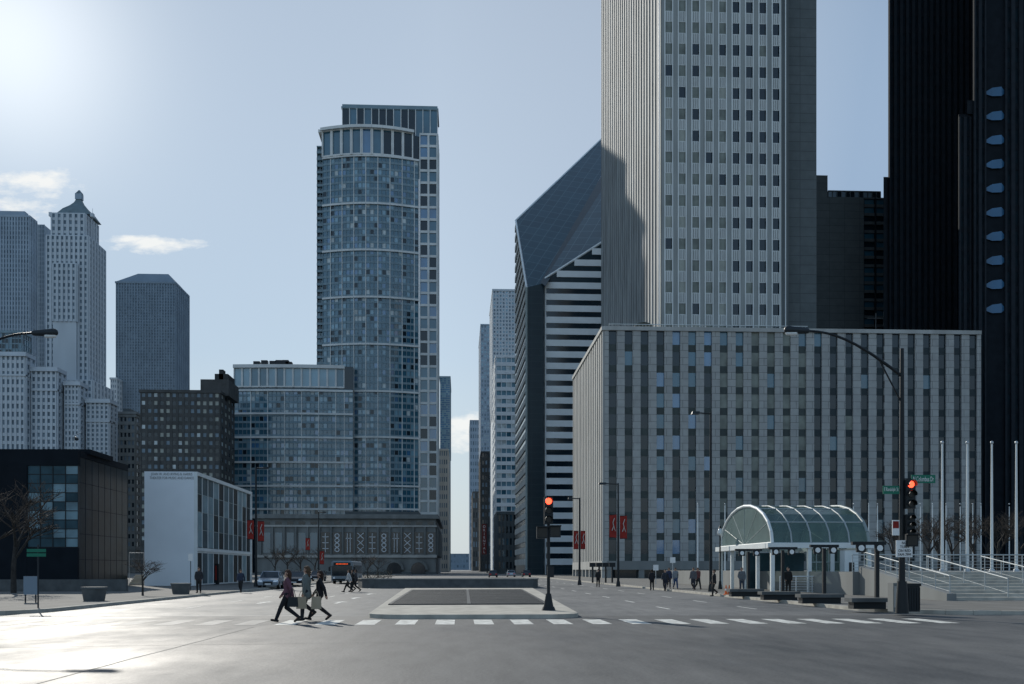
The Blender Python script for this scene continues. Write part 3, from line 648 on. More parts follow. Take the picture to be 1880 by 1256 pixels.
def railing(name,label,p,q,h,mats='rail',post=1.5,bars=2,z=.14,group=None,z2=None):
    p=Vector(p);q=Vector(q); z2=z if z2 is None else z2; L=(q-p).length; n=max(1,int(L/post))
    o=thing(name,(p.x,p.y,z),label,'railing',group)
    for k in range(n+1):
        r=p+(q-p)*k/n; zz=z+(z2-z)*k/n; b=MB(); b.tube((r.x,r.y,zz),(r.x,r.y,zz+h),.03,.03,6,mats); b.build('post',o)
    b=MB(); b.tube((p.x,p.y,z+h),(q.x,q.y,z2+h),.04,.04,6,mats); b.build('handrail',o); b=MB()
    for j in range(bars): b.tube((p.x,p.y,z+h*(j+.3)/(bars+.3)),(q.x,q.y,z2+h*(j+.3)/(bars+.3)),.014,.014,5,mats)
    b.build('rail',o); return o
b=MB()
for k in range(6): b.box(X(236,103),X(264,103)+1.2,103+k*.4,106,.14+k*.17,.14+(k+1)*.17,'conc')
tag(b.build('steps',loc=(X(250,103),103,.14)),'small flight of pale steps between the black hall and white theatre','steps')
railing('railing','pale railing at the steps left of the white theatre',(X(237,102.8),102.8),(X(264,102.8),102.8),3.2,'steel',.8,5)
# ------------------------------------------------------------------ vaulted entrance
y0,y1=70.0,84.0; x0=X(1418,70); x1=X(1595,70); ze=Z(997,70,1500); zr=Z(930,77,1500)
t=thing('station_entrance',(x0,77,.14),'white framed station entrance under a glass barrel vault','entrance')
n=12
def vp(k,x,sc=1.0,dz=0):
    a=math.pi*k/n; return Vector((x,77-7*math.cos(a)*sc,ze+(zr-ze)*math.sin(a)*sc+dz))
for i in range(5):
    xa=x0+(x1-x0)*i/5; xb=x0+(x1-x0)*(i+1)/5
    b=MB()
    for k in range(n): b.add([vp(k,xa),vp(k+1,xa),vp(k+1,xb),vp(k,xb)],[(0,1,2,3)],'vault')
    b.build('vault_glazing',t)
b=MB()
for i in range(6):
    xa=x0+(x1-x0)*i/5
    for k in range(n): b.tube(vp(k,xa),vp(k+1,xa),.06,.06,5,'rail')
for k in range(0,n+1,2): b.tube(vp(k,x0-.1),vp(k,x1+.1),.045,.045,5,'rail')
b.build('vault_rib',t)
for xg in (x0,x1):
    b=MB(); vs=[vp(k,xg,.97) for k in range(n+1)]; b.add(vs,[tuple(range(n+1))],'frost'); b.build('gable_glazing',t)
    b=MB()
    for k in range(n): b.tube(vp(k,xg,1.0),vp(k+1,xg,1.0),.12,.12,6,'greyfr' if xg==x1 else 'white')
    for k in (2,4,6,8,10): b.tube((xg,77,ze),vp(k,xg,.97),.025,.025,5,'greyfr')
    b.tube((xg,y0,ze),(xg,y1,ze),.1,.1,6,'rail')
    b.build('gable_frame',t)
b=MB(); b.box(x0-.4,x1+.4,y0-.3,y0+.3,ze-.36,ze,'white'); b.box(x0-.4,x1+.4,y1-.3,y1+.3,ze-.36,ze,'white'); b.box(x0-.42,x0+.2,y0+.3,y1-.3,ze-.36,ze-.01,'white'); b.box(x1-.2,x1+.42,y0+.3,y1-.3,ze-.36,ze-.01,'white'); b.build('eaves_beam',t)
for cx in (x0,x0+2.6,x1-2.6,x1):
    for cy in (y0,y1): b=MB(); b.box(cx-.13,cx+.13,cy-.13,cy+.13,.14,ze-.36,'white'); b.build('column',t)
for cy in (73.5,77,80.5): b=MB(); b.box(x0-.12,x0+.12,cy-.12,cy+.12,.14,ze-.36,'white'); b.build('column',t)
b=MB(); b.box(x0+2.7,x1-1.6,y0+.1,y0+.14,.3,ze-.45,'cleargl'); b.build('side_glazing',t)
b=MB()
for k in range(7):
    xx=x0+2.7+k*(x1-1.6-x0-2.7)/6; b.box(xx-.025,xx+.025,y0,y0+.2,.14,ze-.36,'greyfr')
b.box(x0+2.7,x1-1.6,y0-.02,y0+.22,2.2,2.26,'greyfr'); b.build('mullions',t)
b=MB(); b.box(x0+1.5,x1-.5,y1-2,y1-1.9,.14,ze-.5,'g_dim'); b.build('rear_glazing',t)
for (p0,p1,yt,Yq,lab) in ((1551,1576,1010,68.5,'white rectangular pylon with a small notice at the right end of the vaulted entrance'),(1579,1614,1056,64,'low pale concrete plinth right of the white pylon')):
    xa=X(p0,Yq);xb=X(p1,Yq); o=thing('pylon' if yt<1050 else 'plinth',((xa+xb)/2,Yq,.14),lab,'pylon' if yt<1050 else 'plinth')
    b=MB(); b.box(xa,xb,Yq,Yq+.9,.14,Z(yt,Yq,1570),'white' if yt<1050 else 'stone_l'); b.build('body',o)
    b=MB(); b.box(xa-.04,xb+.04,Yq-.04,Yq+.94,Z(yt,Yq,1570),Z(yt,Yq,1570)+.07,'conc'); b.build('cap',o)
    if yt<1050:
        b=MB(); b.box((xa+xb)/2-.18,(xa+xb)/2+.18,Yq-.03,Yq,1.5,2.2,'sign_k'); b.build('notice',o)
railing('railing','white railing in front of the vaulted entrance glazing',(X(1432,69),69),(X(1550,69),69),1.1,'white',.9,6)
for i,(pc,yb,yt,bw) in enumerate(((1374,1094,1010,25),(1437,1101,1007,27),(1513,1108,1003,27),(1610,1119,998,32))):
    g_=G(pc,yb); Yq=g_.y; o=thing('floodlight_post',(g_.x,Yq,.14),f'black T shaped post with paired floodlights, {ORD[i]} from the left of four','light post','T shaped floodlight posts')
    zt=Z(yt,Yq,pc); b=MB(); b.box(g_.x-.08,g_.x+.08,Yq-.08,Yq+.08,.14,zt-.1,'black'); b.build('post',o)
    hw=bw/F*Yq; off=0 if i<3 else -.5*hw
    b=MB(); b.box(g_.x-hw+off,g_.x+hw+off,Yq-.1,Yq+.1,zt-.06,zt+.08,'black'); b.build('crossbar',o)
    for s in (-1,1):
        xx=g_.x+s*hw*.55+off; b=MB(); b.box(xx-.2,xx+.2,Yq-.22,Yq-.1,zt-.38,zt-.02,'black'); fl=b.build('floodlight',o)
        b=MB(); b.tube((xx,Yq-.221,zt-.2),(xx,Yq-.25,zt-.2),.13,.13,12,'lamp_w'); b.build('lens',fl)
for i,(a,c,yb) in enumerate(((1340,1404,1100),(1399,1471,1107),(1470,1552,1114),(1564,1636,1125))):
    gl_=G(a,yb);gr_=G(c,yb); Yq=gl_.y; o=thing('stone_bench',((gl_.x+gr_.x)/2,Yq,.14),f'dark slab bench on the right footway, {ORD[i]} from the left of four','bench','dark slab benches')
    b=MB(); b.box(gl_.x,gr_.x,Yq,Yq+.8,.42,.58,'conc_d'); b.build('seat',o); b=MB(); b.box(gl_.x+.12,gr_.x-.12,Yq+.12,Yq+.7,.14,.42,'black'); b.build('base',o)
# stairs on the right
sx0=X(1700,54); o=thing('stairs',(sx0,52,.14),'broad pale stone stairs rising to the plaza at the right edge','stairs')
b=MB()
for k in range(9): b.box(sx0+k*.002,sx0+30,51+k*1.15,62,.14+k*.16,.14+(k+1)*.16,'conc')
b.build('treads',o); b=MB(); b.hexa([(sx0-.5,50.6,.14),(sx0,50.6,.14),(sx0,62,.14),(sx0-.5,62,.14),(sx0-.5,50.6,.5),(sx0,50.6,.5),(sx0,62,1.9),(sx0-.5,62,1.9)],'stone_m'); b.build('cheek_wall',o)
b=MB(); b.box(sx0-.9,sx0+60,62,120,.1,1.58,'stone_m'); struct(b.build('plaza_terrace'),'raised stone plaza terrace above the stairs','terrace')
railing('railing','white railing along the top of the plaza stairs',(sx0-.8,62.3),(sx0+22,62.3),1.05,'rail',1.2,5,z=1.58)
for k,(xx,lab) in enumerate(((sx0+3.0,'left'),(sx0+6.4,'right'))):
    railing('stair_handrail',f'pale sloping handrail on the stairs, {lab} one of two',(xx,51.2),(xx+.3,61.0),.95,'rail',2.4,1,z=.3,z2=1.58,group='stair handrails')
railing('railing','white sloping railing at the left edge of the plaza stairs',(sx0-.25,50.8),(sx0-.25,61.8),.9,'rail',1.4,2,z=.5,z2=1.88)
fp=[(1730,815,64),(1776,815,65),(1821,815,65.5),(1866,815,66)]
for i,(px,py,Yq) in enumerate(fp):
    xx=X(px,Yq); o=thing('flagpole',(xx,Yq,1.58),f'tall bare white flagpole above the stairs, {ORD[i]} from the left of four','flagpole','tall near flagpoles')
    b=MB(); b.tube((xx,Yq,1.58),(xx,Yq,Z(py,Yq,px)),.1,.055,10,'white'); b.build('pole',o); b=MB(); b.capsule((xx,Yq,Z(py,Yq,px)+.06),(xx,Yq,Z(py,Yq,px)+.1),.1,.1,'steel'); b.build('finial',o); b=MB(); b.tube((xx,Yq,1.58),(xx,Yq,1.75),.2,.16,10,'steel'); b.build('base',o)
for i,px in enumerate((1281,1331,1567,1595,1611,1690,1712,1737,1763,1786,1801,1853)):
    Yq=112; xx=X(px,Yq); zb=1.58 if xx>sx0-.9 else .14
    o=thing('flagpole',(xx,Yq,zb),f'slim distant white flagpole in front of the striped block, {ORD[i]} from the left','flagpole','slim distant flagpoles')
    b=MB(); b.tube((xx,Yq,zb),(xx,Yq,Z(926+(i%3)*2,Yq,px)),.08,.05,8,'white'); b.build('pole',o)
    b=MB(); b.capsule((xx,Yq,Z(925,Yq,px)-.05),(xx,Yq,Z(925,Yq,px)),.07,.07,'steel'); b.build('finial',o)
# ------------------------------------------------------------------ lamps & signals
def lamp(px,yb,yt,arm,label,style='cobra',z=.14,group='street lamps'):
    g_=G(px,yb); x,Yq=g_.x,g_.y; zt=Z(yt,Yq,px); dx=arm
    o=thing('street_lamp',(x,Yq,z),label,'street lamp',group)
    b=MB(); b.tube((x,Yq,z),(x,Yq,z+.5),.22,.15,12,'black'); b.build('base',o)
    b=MB(); b.tube((x,Yq,z+.45),(x,Yq,zt),.12,.07,10,'black'); b.build('pole',o)
    if style=='flat':
        b=MB(); b.tube((x,Yq,zt-.1),(x+dx*.8,Yq,zt-.05),.05,.05,8,'black'); b.build('arm',o)
        b=MB(); b.hexa([(x+dx*.7,Yq-.22,zt-.14),(x+dx*1.15,Yq-.22,zt-.14),(x+dx*1.15,Yq+.22,zt-.14),(x+dx*.7,Yq+.22,zt-.14),(x+dx*.7,Yq-.2,zt+.04),(x+dx*1.1,Yq-.15,zt+.04),(x+dx*1.1,Yq+.15,zt+.04),(x+dx*.7,Yq+.2,zt+.04)],'dark'); b.build('lamp_head',o)
    else:
        pts=[];n=10
        for k in range(n+1):
            f=k/n; pts.append((x+dx*f,Yq,zt-1.0+(1.6)*math.sin(f*math.pi/2)))
        b=MB(); b.path(pts,[.06-.02*k/n for k in range(n+1)],8,'black'); b.tube((x,Yq,zt-2.0),(x+dx*.25,Yq,zt-.38),.03,.03,6,'black'); b.build('arm',o)
        e=Vector(pts[-1]); s=1 if dx>0 else -1; b=MB(); b.capsule(e+Vector((s*.05,0,0)),e+Vector((s*.75,0,.03)),.1,.15,'dark'); hd=b.build('lamp_head',o)
        b=MB(); b.capsule(e+Vector((s*.5,0,-.08)),e+Vector((s*.75,0,-.07)),.1,.1,'lamp_w'); b.build('lens',hd)
    return o,x,Yq,zt
o,px_,py_,pz_=lamp(1656,1133,640,-3.45,'tall black street lamp with long curved arm at the right corner carrying signals and signs')
b=MB(); b.tube((px_,py_,.14),(px_,py_,1.3),.24,.17,12,'black'); b.build('base_shroud',o)
lamp(-118,1133,640,3.45,'curved lamp arm reaching in from the left edge')
lamp(1305,1090,757,-1.2,'tall thin flat headed street lamp beside the vaulted entrance','flat')
lamp(1135,1080,887,-1.6,'slim street lamp with banners before the left corner of the striped block','flat')
lamp(1064,1077,914,-1.0,'farthest slim street lamp with banners at the left edge of the striped block','flat')
lamp(470,1080,858,1.0,'slim street lamp with banners right of the white theatre','flat')
lamp(585,1068,940,.9,'slim distant lamp in front of the classical stone building','flat')
def signal(x,Yq,zc,label,red=True,h=1.05,w=.34):
    o=thing('traffic_light',(x,Yq,zc-h/2),label,'traffic light','traffic lights')
    b=MB(); b.box(x-w/2,x+w/2,Yq-.1,Yq+.12,zc-h/2,zc+h/2,'black'); b.build('housing',o)
    n=3
    for k in range(n):
        zz=zc+h/2-h*(k+.5)/n; b=MB(); r=h/n*.36; b.tube((x,Yq-.101,zz),(x,Yq-.13,zz),r,r*.9,14,'lamp_red' if (k==0 and red) else 'lens_off'); b.build('lens',o)
        b=MB()
        for q in range(9):
            a0=R(-20+220*q/9);a1=R(-20+220*(q+1)/9)
            b.add([(x+r*1.15*math.cos(a0),Yq-.1,zz+r*1.15*math.sin(a0)),(x+r*1.15*math.cos(a1),Yq-.1,zz+r*1.15*math.sin(a1)),(x+r*1.15*math.cos(a1),Yq-.32,zz+r*1.15*math.sin(a1)-.01),(x+r*1.15*math.cos(a0),Yq-.32,zz+r*1.15*math.sin(a0)-.01)],[(0,1,2,3)],'black')
        b.build('visor',o)
    return o
def pedsig(x,Yq,zc,label):
    o=thing('pedestrian_signal',(x,Yq,zc-.25),label,'pedestrian signal'); b=MB(); b.box(x-.22,x+.22,Yq-.12,Yq+.12,zc-.22,zc+.22,'black'); b.build('housing',o); b=MB(); b.box(x-.17,x+.17,Yq-.13,Yq-.121,zc-.17,zc+.17,'lens_off'); b.build('screen',o)
    b=MB(); b.box(x-.23,x+.23,Yq-.25,Yq-.12,zc+.2,zc+.24,'black'); b.build('visor',o)
    return o
g_=G(1007,1128); x,Yq=g_.x,g_.y
o=thing('signal_post',(x,Yq,.15),'black signal post with flared foot at the nose of the traffic island','post')
b=MB(); b.tube((x,Yq,.15),(x,Yq,.3),.28,.22,14,'black'); b.tube((x,Yq,.3),(x,Yq,.8),.19,.1,14,'black'); b.build('base',o)
b=MB(); b.tube((x,Yq,.8),(x,Yq,Z(962,Yq)),.065,.06,10,'black'); b.build('pole',o); b=MB(); b.box(x-.32,x+.32,Yq-.02,Yq+.02,Z(974,Yq),Z(974,Yq)+.05,'black'); b.build('bracket',o)
signal(x,Yq,Z(937,Yq),'three lamp traffic light showing red on the central island post')
pedsig(x-.24,Yq-.05,Z(978,Yq),'left of two small pedestrian signals on the central post'); pedsig(x+.24,Yq-.05,Z(976,Yq),'right of two small pedestrian signals on the central post')
b=MB(); b.box(x-.05,x+.2,Yq-.14,Yq-.06,Z(1060,Yq),Z(1040,Yq),'black'); b.build('control_box',o)
signal(px_+.22,py_-.16,Z(908,py_,1667),'upper three lamp traffic light showing red on the right corner lamp post')
signal(px_+.2,py_-.2,Z(964,py_,1667),'lower unlit traffic light on the right corner lamp post',red=False,h=.75,w=.3)
pedsig(px_+.22,py_-.25,Z(975,py_,1667)-.35,'small pedestrian signal above the turn sign on the right corner lamp post')
def sign(name,x0,x1,z0,z1,Yq,m,txt,tm,label,tw=.86,th=.6,cat='sign',sp=1.0):
    o=thing(name,((x0+x1)/2,Yq,z0),label,cat); b=MB(); b.box(x0,x1,Yq-.015,Yq+.015,z0,z1,m); b.build('board',o)
    if txt: textm(txt,(x1-x0)*tw,(z1-z0)*th,tm,'lettering',o,((x0+x1)/2,Yq-.022,(z0+z1)/2),spacing=sp)
    return o
Yq=py_-.05
sign('street_sign',X(1673,Yq),X(1717,Yq),Z(887,Yq,1690),Z(872,Yq,1690),Yq,'green','N Columbus Dr','sign_w','green street name sign reading Columbus Dr on the right corner post')
sign('street_sign',X(1621,Yq),X(1651,Yq),Z(907,Yq,1640),Z(892,Yq,1640),Yq,'green','E Randolph St','sign_w','green street name sign reading Randolph on the left of the corner post')
b=MB(); b.box(px_-.3,px_+.3,Yq+.02,Yq+.06,Z(900,Yq,1650),Z(898,Yq,1650),'black'); b.box(px_,px_+.4,Yq+.02,Yq+.06,Z(880,Yq,1650),Z(878,Yq,1650),'black'); b.build('bracket',o)
Yq=py_-.3
sign('traffic_sign',X(1645,Yq),X(1675,Yq),Z(1023,Yq,1660),Z(992,Yq,1660),Yq,'sign_w','NO\nTURN\nON RED\n7AM-7PM','sign_k','white sign reading NO TURN ON RED on the right corner post',.8,.85)
s_=sign('traffic_sign',X(1638,Yq),X(1651,Yq),Z(983,Yq,1645),Z(955,Yq,1645),Yq,'sign_w','','sign_k','small white and red parking sign above the turn sign')
b=MB(); b.box(X(1639,Yq),X(1650,Yq),Yq-.02,Yq-.016,Z(970,Yq,1645),Z(957,Yq,1645),'red'); b.build('red_panel',s_)
g1=G(1640,1130); o=thing('utility_cabinet',(g1.x+.3,g1.y,.14),'light grey utility cabinet behind the right corner post','cabinet')
b=MB(); b.box(g1.x,g1.x+.35,g1.y,g1.y+.5,.14,1.22,'stone_m'); b.build('body',o); b=MB(); b.box(g1.x+.03,g1.x+.32,g1.y-.02,g1.y,.3,1.1,'stone_l'); b.build('door',o)
g1=G(1673,1130); o=thing('litter_bin',(g1.x,g1.y,.14),'dark square litter bin right of the corner lamp post','litter bin')
b=MB(); b.box(g1.x-.33,g1.x+.33,g1.y,g1.y+.66,.14,1.1,'dark')
for k in range(7): b.box(g1.x-.3+k*.1,g1.x-.27+k*.1,g1.y-.03,g1.y,.2,1.05,'black')
b.build('body',o); b=MB(); b.box(g1.x-.37,g1.x+.37,g1.y-.04,g1.y+.7,1.1,1.2,'black'); b.build('lid',o)
g1=G(1322,1085); o=thing('globe_lamp',(g1.x,g1.y,.14),'short post lamp with white acorn globe left of the vaulted entrance','street lamp')
b=MB(); b.tube((g1.x,g1.y,.14),(g1.x,g1.y,.8),.18,.09,10,'black'); b.tube((g1.x,g1.y,.8),(g1.x,g1.y,4.4),.07,.06,10,'black'); b.build('post',o)
b=MB(); b.capsule((g1.x,g1.y,4.65),(g1.x,g1.y,4.85),.22,.16,'lamp_w'); b.build('globe',o); b=MB(); b.tube((g1.x,g1.y,5.0),(g1.x,g1.y,5.2),.12,.03,8,'black'); b.build('cap',o)
def banner(pa,pb,ya,yb,Yq,label):
    xa=X(pa,Yq);xb=X(pb,Yq);z0=Z(yb,Yq,pa);z1=Z(ya,Yq,pa); o=thing('banner',((xa+xb)/2,Yq,z0),label,'banner','red street banners')
    b=MB(); n=6
    for k in range(n):
        a=z0+(z1-z0)*k/n;c=z0+(z1-z0)*(k+1)/n; w=lambda z:.05*math.sin(z*3)
        b.add([(xa,Yq+w(a),a),(xb,Yq-w(a),a),(xb,Yq-w(c),c),(xa,Yq+w(c),c)],[(0,1,2,3)],'red',True)
    b.build('cloth',o); xm=(xa+xb)/2; h=z1-z0
    b=MB(); b.path([(xm-.1,Yq-.08,z0+h*.3),(xm+.05,Yq-.08,z0+h*.5),(xm-.02,Yq-.08,z0+h*.65),(xm+.12,Yq-.08,z0+h*.85)],.035,5,'stone_l'); b.tube((xm+.05,Yq-.08,z0+h*.5),(xm+.2,Yq-.08,z0+h*.28),.035,.02,5,'stone_l'); b.build('emblem',o)
    for zz in (z1,z0): b=MB(); b.tube((xa,Yq,zz),(xb,Yq,zz),.03,.03,5,'black'); b.build('rod',o)
Yl=G(470,1080).y; banner(454,466,955,990,Yl,'red banner left of the lamp pole by the white theatre'); banner(473,485,957,994,Yl,'red banner right of the lamp pole by the white theatre')
Yl=G(1135,1080).y; banner(1119,1132,945,987,Yl,'red banner left of the slim lamp by the striped block'); banner(1138,1151,947,989,Yl,'red banner right of the slim lamp by the striped block')
Yl=G(1064,1077).y; banner(1053,1062,975,1008,Yl,'small red banner left of the farthest right hand lamp'); banner(1066,1075,975,1008,Yl,'small red banner right of the farthest right hand lamp')
Yl=G(585,1068).y; banner(561,569,988,1010,Yl+1,'small distant red banner before the classical building, left one'); banner(587,595,1012,1036,Yl,'small distant red banner before the classical building, right one')
# ------------------------------------------------------------------ trees
def treemesh(seed,h,levels,spread,mb_t='bark',mb_c='twig',thin=1):
    rnd=random.Random(seed); tr=MB(); cr=MB()
    def br(p,d,L,r,lv):
        q=p+d*L*.5; d2=(d+Vector((rnd.uniform(-.2,.2),rnd.uniform(-.2,.2),rnd.uniform(-.05,.15)))).normalized(); e=q+d2*L*.5
        T=tr if lv==0 else cr; n=8 if lv==0 else (5 if lv<3 else 3)
        T.tube(p,q,r,r*.8,n,mb_t if lv<2 else mb_c,caps=False); T.tube(q,e,r*.8,r*.6,n,mb_t if lv<2 else mb_c,caps=False)
        if lv>=levels: return
        for k in range(4 if lv<levels-1 else 5):
            f=rnd.uniform(.45,1); s=p+(e-p)*f if lv>0 else p+(e-p)*rnd.uniform(.6,1)
            az=rnd.uniform(0,6.28); nd=(d2+Vector((math.cos(az),math.sin(az),rnd.uniform(-.15,.25)))*spread*rnd.uniform(.6,1.2)).normalized()
            br(s,nd,L*rnd.uniform(.55,.78),max(.008*thin,r*.5),lv+1)
    br(Vector((0,0,0)),Vector((rnd.uniform(-.05,.05),0,1)),h*.38,h*.022,0)
    return tr.mesh('trunk'),cr.mesh('crown')
TV=[treemesh(11,7,4,.9,thin=1.6),treemesh(12,7,4,1.1,thin=1.6),treemesh(13,7,4,.8,thin=1.6)]
TK=[treemesh(21,3,4,1.2,thin=.8)]
def tree(x,y,z,s,v,label,group,rz=0,src=TV):
    o=thing('bare_tree',(x,y,z),label,'tree',group,rz); tr,cr=src[v%len(src)]
    for nm,me in (('trunk',tr),('crown',cr)):
        c=bpy.data.objects.new(nm,me); C.objects.link(c); c.parent=o
    o.scale=(s,s,s); return o
tree(X(25,70),70,.14,1.35,1,'bare brown tree in front of the black glass hall','bare street trees')
tree(X(-30,64),64,.14,1.25,0,'bare brown tree cut by the left edge of the picture','bare street trees',1)
g1=G(262,1098); tree(g1.x,g1.y,.14,1.05,0,'small spreading dark tree in front of the white theatre','bare street trees',2,TK)
for i,(px,Yq,s) in enumerate(((505,190,1.0),(528,200,1.15),(552,185,1.0),(578,205,1.1),(655,200,.8),(675,190,.75),(694,205,.8),(430,150,.9))):
    tree(X(px,Yq),Yq,.14,s,i,f'small bare russet tree before the classical stone building, {ORD[i]} placed of eight','bare trees before the classical building',i*1.3)
for i,(px,Yq,s) in enumerate(((1640,98,.9),(1672,104,1.0),(1705,100,1.05),(1748,106,1.1),(1790,100,1.05),(1832,104,1.15),(1872,98,1.1),(1724,116,1.2),(1812,116,1.2),(1660,116,1.1))):
    xx=X(px,Yq); tree(xx,Yq,1.58 if xx>sx0-.9 else .14,s*.98,i,f'dark bare tree behind the plaza railing, {ORD[i]} placed of ten','bare trees on the plaza',i*2.1)
for i,(p0,p1,Yq) in enumerate(((500,600,180),(640,720,182))):
    rnd=random.Random(i); b=MB(); xa=X(p0,Yq);xb=X(p1,Yq)
    for k in range(1400):
        c=Vector((rnd.uniform(xa,xb),Yq+rnd.uniform(-.8,.8),.14+abs(rnd.gauss(.6,.5)))); d=Vector((rnd.uniform(-1,1),rnd.uniform(-1,1),rnd.uniform(-1,1)))*.16
        e=Vector((rnd.uniform(-1,1),rnd.uniform(-1,1),rnd.uniform(-1,1)))*.16; b.add([c,c+d,c+e],[(0,1,2)],'shrub' if rnd.random()<.5 else 'twig')
    tag(b.build('hedge',loc=((xa+xb)/2,Yq,.14)),('brown winter hedge left of the bus' if i==0 else 'brown winter hedge right of the bus'),'hedge')
# ------------------------------------------------------------------ left furniture
for i,(a,c,yt,yb) in enumerate(((142,187,1078,1109),(309,345,1071,1095))):
    g1=G(a,yb);g2=G(c,yb); Yq=g1.y; o=thing('planter',((g1.x+g2.x)/2,Yq,.14),'round concrete planter '+('nearer the left corner' if i==0 else 'in front of the white theatre'),'planter','concrete planters')
    xc=(g1.x+g2.x)/2; r=(g2.x-g1.x)/2; h=Z(yt,Yq,a); b=MB(); b.tube((xc,Yq+r,.14),(xc,Yq+r,h-.1),r*.82,r,20,'conc_d'); b.build('bowl',o); b=MB(); b.tube((xc,Yq+r,h-.1),(xc,Yq+r,h),r*1.04,r*1.04,20,'stone_d'); b.build('rim',o)
g1=G(70,1122); o=thing('sign_post',(g1.x,g1.y,.14),'thin post with two small green signs on the left corner','sign')
b=MB(); b.tube((g1.x,g1.y,.14),(g1.x,g1.y,Z(1000,g1.y,70)),.035,.035,8,'dark'); b.build('post',o)
for zz in (1011,1019): b=MB(); b.box(X(50,g1.y),X(85,g1.y),g1.y-.05,g1.y-.03,Z(zz+3,g1.y,70),Z(zz-3,g1.y,70),'green'); b.build('sign_plate',o)
g1=G(55,1112); o=thing('information_board',(g1.x,g1.y,.14),'small blue grey information board low on the left footway','sign')
b=MB(); b.box(X(43,g1.y),X(68,g1.y),g1.y,g1.y+.08,Z(1092,g1.y,55),Z(1058,g1.y,55),'mid'); b.build('panel',o)
for pp in (45,64): b=MB(); b.box(X(pp,g1.y),X(pp+2,g1.y),g1.y+.01,g1.y+.07,.14,Z(1092,g1.y,55),'dark'); b.build('leg',o)
b=MB(); b.box(X(-40,75),X(232,75),75,75.4,.14,1.0,'conc_d'); tag(b.build('low_wall',loc=(X(100,75),75,.14)),'long low dark wall in front of the black glass hall','wall')
g1=G(350,1088); o=thing('parking_sign',(g1.x,g1.y,.14),'small white sign on a thin post by the theatre corner','sign'); b=MB(); b.tube((g1.x,g1.y,.14),(g1.x,g1.y,2.9),.03,.03,6,'dark'); b.build('post',o); b=MB(); b.box(g1.x-.17,g1.x+.17,g1.y-.04,g1.y-.02,2.35,2.9,'sign_w'); b.build('plate',o)
o=thing('poster_case',(X(389,108),108,.14),'dark poster case with red poster beside the theatre wall','display'); xx=X(389,108)
b=MB(); b.box(xx-.7,xx+.7,108,108.25,.14,2.3,'black'); b.build('case',o); b=MB(); b.box(xx-.5,xx+.5,107.97,108,.6,2.1,'red'); b.build('poster',o)
M['orange']=mat('orange_plastic',(.8,.16,.03),.5)
for i,px in enumerate((1333,1339)):
    g1=G(px,1096); o=thing('traffic_cone',(g1.x,g1.y,.14),'orange traffic cone left of the slab benches, '+('left' if i==0 else 'right')+' of the pair','cone','orange cones')
    b=MB(); b.box(g1.x-.14,g1.x+.14,g1.y-.14,g1.y+.14,.14,.17,'orange'); b.tube((g1.x,g1.y,.17),(g1.x,g1.y,.75),.1,.025,10,'orange'); b.build('cone_body',o); b=MB(); b.tube((g1.x,g1.y,.4),(g1.x,g1.y,.52),.075,.056,10,'sign_w'); b.build('reflective_band',o)
